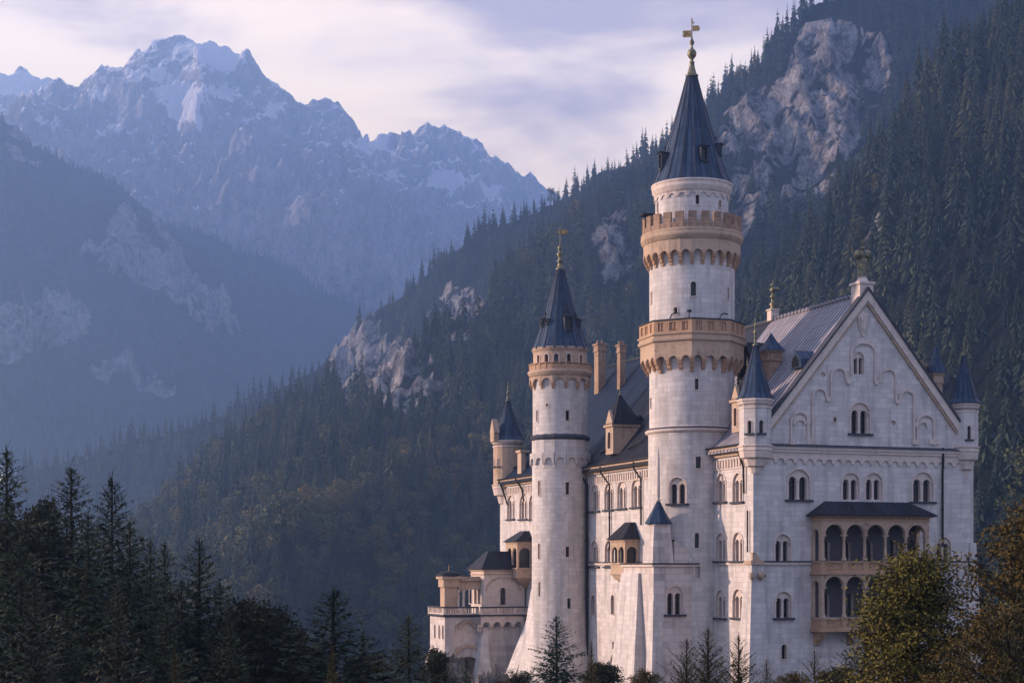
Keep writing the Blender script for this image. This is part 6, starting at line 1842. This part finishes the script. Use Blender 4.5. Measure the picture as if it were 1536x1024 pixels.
def near_broadleaf(name, seed, mat, spread=0.30, nmain=30, leaves=26, leaf=0.011, gap=0.0, z0=.16, cone=False):
    R = random.Random(seed); cr = MB(); tk = MB()
    tk.tube([(0, 0, 0), (.004, .003, .3), (-.003, .004, .6), (.002, 0, .93)], .017, 7, taper=.002)
    for i in range(nmain):
        f = (i + R.random()) / nmain
        z = z0 + (.93 - z0) * f; az = i * 2.399 + R.uniform(-.4, .4)
        prof = math.sin(math.pi * min(1, (.18 + .80 * f))) ** .7
        L = spread * prof * R.uniform(.75, 1.1) * .9 + .02
        if cone: L = spread * (1 - f) ** .95 * R.uniform(.7, 1.12) + .015
        e = .35 + .8 * f + R.uniform(-.15, .2)
        d = Vector((math.cos(az), math.sin(az), e)).normalized()
        pts = [Vector((0, 0, z))]
        for k in range(5):
            d = (d + Vector((R.gauss(0, .10), R.gauss(0, .10), R.gauss(0, .07)))).normalized(); pts.append(pts[-1] + d * L / 5)
        tk.tube(pts, .0055 * (1 - f * .6), 5, taper=.001)
        for k in range(1, 6):
            for j in range(5):
                if R.random() < gap: continue
                dd = (d * .6 + Vector((R.gauss(0, 1), R.gauss(0, 1), R.gauss(.15, .7)))).normalized()
                a_ = pts[k]; ln = spread * R.uniform(.12, .30) * (1.1 - .1 * k)
                b = a_ + dd * ln
                tk.tube([a_, a_.lerp(b, .5) + Vector((0, 0, ln * .06)), b], .0011, 3, taper=.0004)
                for q in range(leaves):
                    s = R.uniform(.25, 1.05); p = a_.lerp(b, s) + Vector((R.gauss(0, 1), R.gauss(0, 1), R.gauss(0, .8))) * leaf * 1.7
                    t = Vector((R.gauss(0, 1), R.gauss(0, 1), R.gauss(0, 1))).normalized(); u_ = t.cross(Vector((R.gauss(0, 1), R.gauss(0, 1), R.gauss(0, 1)))).normalized()
                    l_ = leaf * R.uniform(.5, 1.0)
                    cr.add([p - t * l_, p + u_ * l_ * .5, p + t * l_, p - u_ * l_ * .5], [(0, 1, 2, 3)], 0)
    return tk.mesh(name + '_trunk', [M['bark']]), cr.mesh(name + '_crown', [M[mat]])

NK = {
 'spruce1': near_conifer('dark_spruce', 101, 'needle_near', 480, .27, power=.68),
 'spruce2': near_conifer('dark_spruce', 102, 'needle_near', 470, .29, droop=.6, power=.70),
 'spruce3': near_conifer('dark_spruce', 103, 'needle_near', 490, .245, up=.05, power=.70),
 'fir1': near_conifer('grey_fir', 104, 'needle_pale', 400, .27, up=.15, droop=.5, power=.8),
 'gold1': near_conifer('golden_larch', 105, 'needle_gold', 300, .20, up=.45, droop=.25, twig=.016, dens=.8),
 'sparse1': near_conifer('sparse_larch', 106, 'needle_gold', 420, .27, up=.7, droop=.15, twig=.011, dens=1.0, card=.9),
 'sparse2': near_conifer('sparse_larch', 107, 'needle_gold', 330, .32, up=.85, droop=.10, twig=.010, dens=.8, card=.9),
 'big': near_broadleaf('golden_tree', 108, 'leaf_yg', .34, 130, 24, .0046, .2, .10, True),
 'bl_dark': near_broadleaf('broadleaf', 109, 'leaf_dark', .19, 56, 26, .0085),
 'bl_gold': near_broadleaf('broadleaf', 110, 'leaf_gold', .22, 60, 26, .0048, .15),
}
def near_tree(kind, px, py, Y, h, label, rot=0.0, wide=1.0, name=None, group=None, lean=(0, 0)):
    """px, py: where the tip shows; h: height of the tree in metres"""
    x, y, ztop = P(px, py, Y)
    nm = {'spruce1': 'spruce_tree', 'spruce2': 'spruce_tree', 'spruce3': 'spruce_tree', 'fir1': 'fir_tree', 'gold1': 'larch_tree', 'sparse1': 'larch_tree', 'sparse2': 'larch_tree', 'big': 'golden_tree'}.get(kind, 'broadleaf_tree')
    e_ = thing(nm, label, 'tree', (x, y, ztop - h), rot, group)
    e_.scale = (h * wide, h * wide, h); e_.rotation_euler = (lean[0], lean[1], rot)
    for part_name, me in zip(('trunk', 'crown'), NK[kind]):
        o_ = bpy.data.objects.new(part_name, me); C.objects.link(o_); o_.parent = e_
    return e_
GL = 'trees on the dark slope at the lower left'
TREES = [
 ('spruce3', 10, 664, 92, 34, 'tall dark spruce cut by the left edge of the photo', 1.1, 1.0),
 ('bl_dark', 62, 742, 104, 26, 'rounded dark broadleaf tree between the two tallest spruces at far left', .3, .6),
 ('spruce3', 107, 690, 98, 34, 'tall dark spruce with the highest tip left of the rounded crown group', 2.0, 1.1),
 ('spruce1', 168, 707, 96, 33, 'tall black-green spruce with a thin bare tip, third from the left', .5, 1.0),
 ('spruce2', 132, 760, 88, 29, 'broad dark spruce filling the gap below the two tallest tips', 3.0, 1.0),
 ('spruce1', 30, 800, 80, 28, 'dark spruce standing low in front of the leftmost one', 2.5, 1.0),
 ('spruce3', 226, 803, 104, 27, 'narrow dark spruce, left one of a close pair', 1.9, 1.0),
 ('spruce3', 247, 807, 108, 27, 'narrow dark spruce, right one of a close pair', 4.4, 1.05),
 ('spruce2', 299, 801, 98, 29, 'dark spruce with even drooping tiers, standing clear right of the close pair', .9, 1.2),
 ('bl_dark', 383, 892, 90, 20, 'dark olive broadleaf tree between the two free-standing spruces', 2.2, 1.15),
 ('spruce1', 500, 875, 86, 25, 'dark spruce standing alone in the lower middle of the valley', 3.7, 1.9),
 ('bl_dark', 455, 962, 92, 16, 'low dark bush-like tree left of the lone spruce', 5.0, 1.1),
 ('bl_dark', 555, 978, 96, 15, 'low dark tree right of the lone spruce', 1.0, 1.2),
 ('spruce2', 613, 916, 104, 22, 'dusky spruce left of the stone annex', 4.0, 1.3),
 ('fir1', 52, 856, 70, 22, 'grey-green fir with pale shaggy tiers at the lower left corner', .4, 1.0),
 ('fir1', 176, 870, 74, 21, 'grey-green fir with pale shaggy tiers, right of the one in the corner', 2.9, .95),
 ('spruce1', 250, 905, 80, 20, 'low dark spruce between the grey-green fir and the golden sapling', 5.1, 1.1),
 ('spruce2', 345, 930, 84, 18, 'low dark spruce at the foot of the even-tiered one', 3.3, 1.2),
 ('gold1', 262, 972, 62, 10, 'small golden larch tip at the bottom edge', 1.3, 1.0),
 ('gold1', 498, 965, 74, 12, 'small brownish larch in front of the lone spruce', 4.2, .8),
 ('spruce2', 835, 918, 118, 22, 'green spruce with wide open tiers in front of the shorter round tower', 2.2, 1.25),
 ('gold1', 887, 958, 116, 16, 'slim golden larch right of the open-tiered spruce', 1.2, .8),
 ('bl_dark', 655, 968, 128, 14, 'dark shrubby tree under the corner of the annex terrace', 3.1, .8),
 ('sparse1', 1062, 938, 108, 15, 'nearly bare golden larch in front of the bay below the tallest tower', .2, 1.7),
 ('sparse2', 1030, 955, 112, 14, 'thin bare-branched larch at the left of the bare trio', 1.2, 1.5),
 ('sparse1', 1108, 948, 104, 14, 'thin golden larch with feathery twigs at the right of the bare trio', 3.0, 1.5),
 ('sparse2', 1150, 985, 106, 12, 'small straggly larch below the left corner of the gabled front', 2.0, 1.1),
 ('sparse2', 1222, 972, 96, 11, 'low spreading bare shrub-like larch under the loggia', 5.0, 1.5),
 ('big', 1368, 806, 76, 24, 'large broad yellow-green tree in front of the right end of the palace', 1.7, 1.25),
 ('sparse1', 1300, 905, 84, 17, 'slender larch merging with the left side of the large yellow-green tree', 2.6, 1.3),
 ('bl_gold', 1560, 742, 72, 24, 'russet broadleaf tree cut by the right edge of the photo', .6, 1.2),
 ('bl_gold', 1500, 900, 66, 18, 'low russet tree at the bottom right corner', 2.4, 1.1),
 ('bl_gold', 1590, 850, 60, 20, 'russet tree half outside the right edge, in front of the taller one', 4.4, 1.1),
 ('gold1', 1425, 960, 66, 12, 'small golden larch at the foot of the large yellow-green tree', 3.4, 1.2),
 ('spruce1', 700, 985, 122, 13, 'small dark spruce under the terrace bastion', 2.4, 1.0),
 ('spruce1', 78, 742, 106, 30, 'dark spruce half hidden behind the broadleaf crown at far left', 3.6, 1.0),
 ('spruce2', 195, 772, 92, 27, 'short dark spruce between the thin-tipped one and the close pair', 2.7, 1.0),
 ('spruce3', 272, 862, 100, 24, 'dark spruce just left of the even-tiered one', 1.5, 1.0),
 ('spruce1', 330, 868, 104, 22, 'dark spruce just right of the even-tiered one', .8, 1.0),
 ('bl_dark', 420, 925, 98, 18, 'rounded dark tree filling the gap left of the lone spruce', 2.6, 1.1),
 ('spruce3', 100, 900, 78, 22, 'low dark spruce between the two grey-green firs', 4.9, 1.1),
 ('bl_dark', 12, 770, 98, 24, 'dark broadleaf tree cut by the left edge below the tall spruce', 1.9, .9),
 ('spruce2', 545, 940, 100, 19, 'small dark spruce on the right of the lone spruce', 3.9, 1.0),
 ('bl_dark', 905, 990, 142, 12, 'low dark shrub on the crag at the foot of the wall between the towers', 2.1, 1.4),
 ('bl_gold', 968, 1000, 120, 12, 'russet shrub under the sloping buttress of the bay', .7, 1.3),
 ('bl_gold', 1188, 1004, 110, 11, 'russet shrub below the left corner of the gabled front', 3.8, 1.4),
 ('bl_dark', 1258, 996, 104, 11, 'dark shrub below the loggia brackets', 5.5, 1.5),
 ('bl_gold', 780, 1002, 124, 12, 'russet shrub at the foot of the shorter round tower', 1.5, 1.3),
]
for kd, px_, py_, Y_, h_, lab, rt_, wd_ in TREES:
    near_tree(kd, px_, py_, Y_, h_, lab, rt_, wd_, group=GL if px_ < 400 else None)
# ------------------------------------------------------------------ haze
k = NT('valley_haze'); k.t.nodes.remove(k.b)
pv = k.n('ShaderNodeVolumePrincipled')
pv.inputs['Color'].default_value = (0.38, 0.60, 0.99, 1)
pv.inputs['Density'].default_value = 1.6e-4
pv.inputs['Anisotropy'].default_value = 0.5
outn = [n for n in k.t.nodes if n.type == 'OUTPUT_MATERIAL'][0]
k.l(pv.outputs[0], outn.inputs['Volume'])
mb = MB(); mb.box(-2560, 2460, -140, 7750, -132, 2340)
haze = mb.build('haze', k.m); haze['kind'] = 'stuff'; haze['label'] = 'pale blue evening haze filling the valley'; haze['category'] = 'haze'
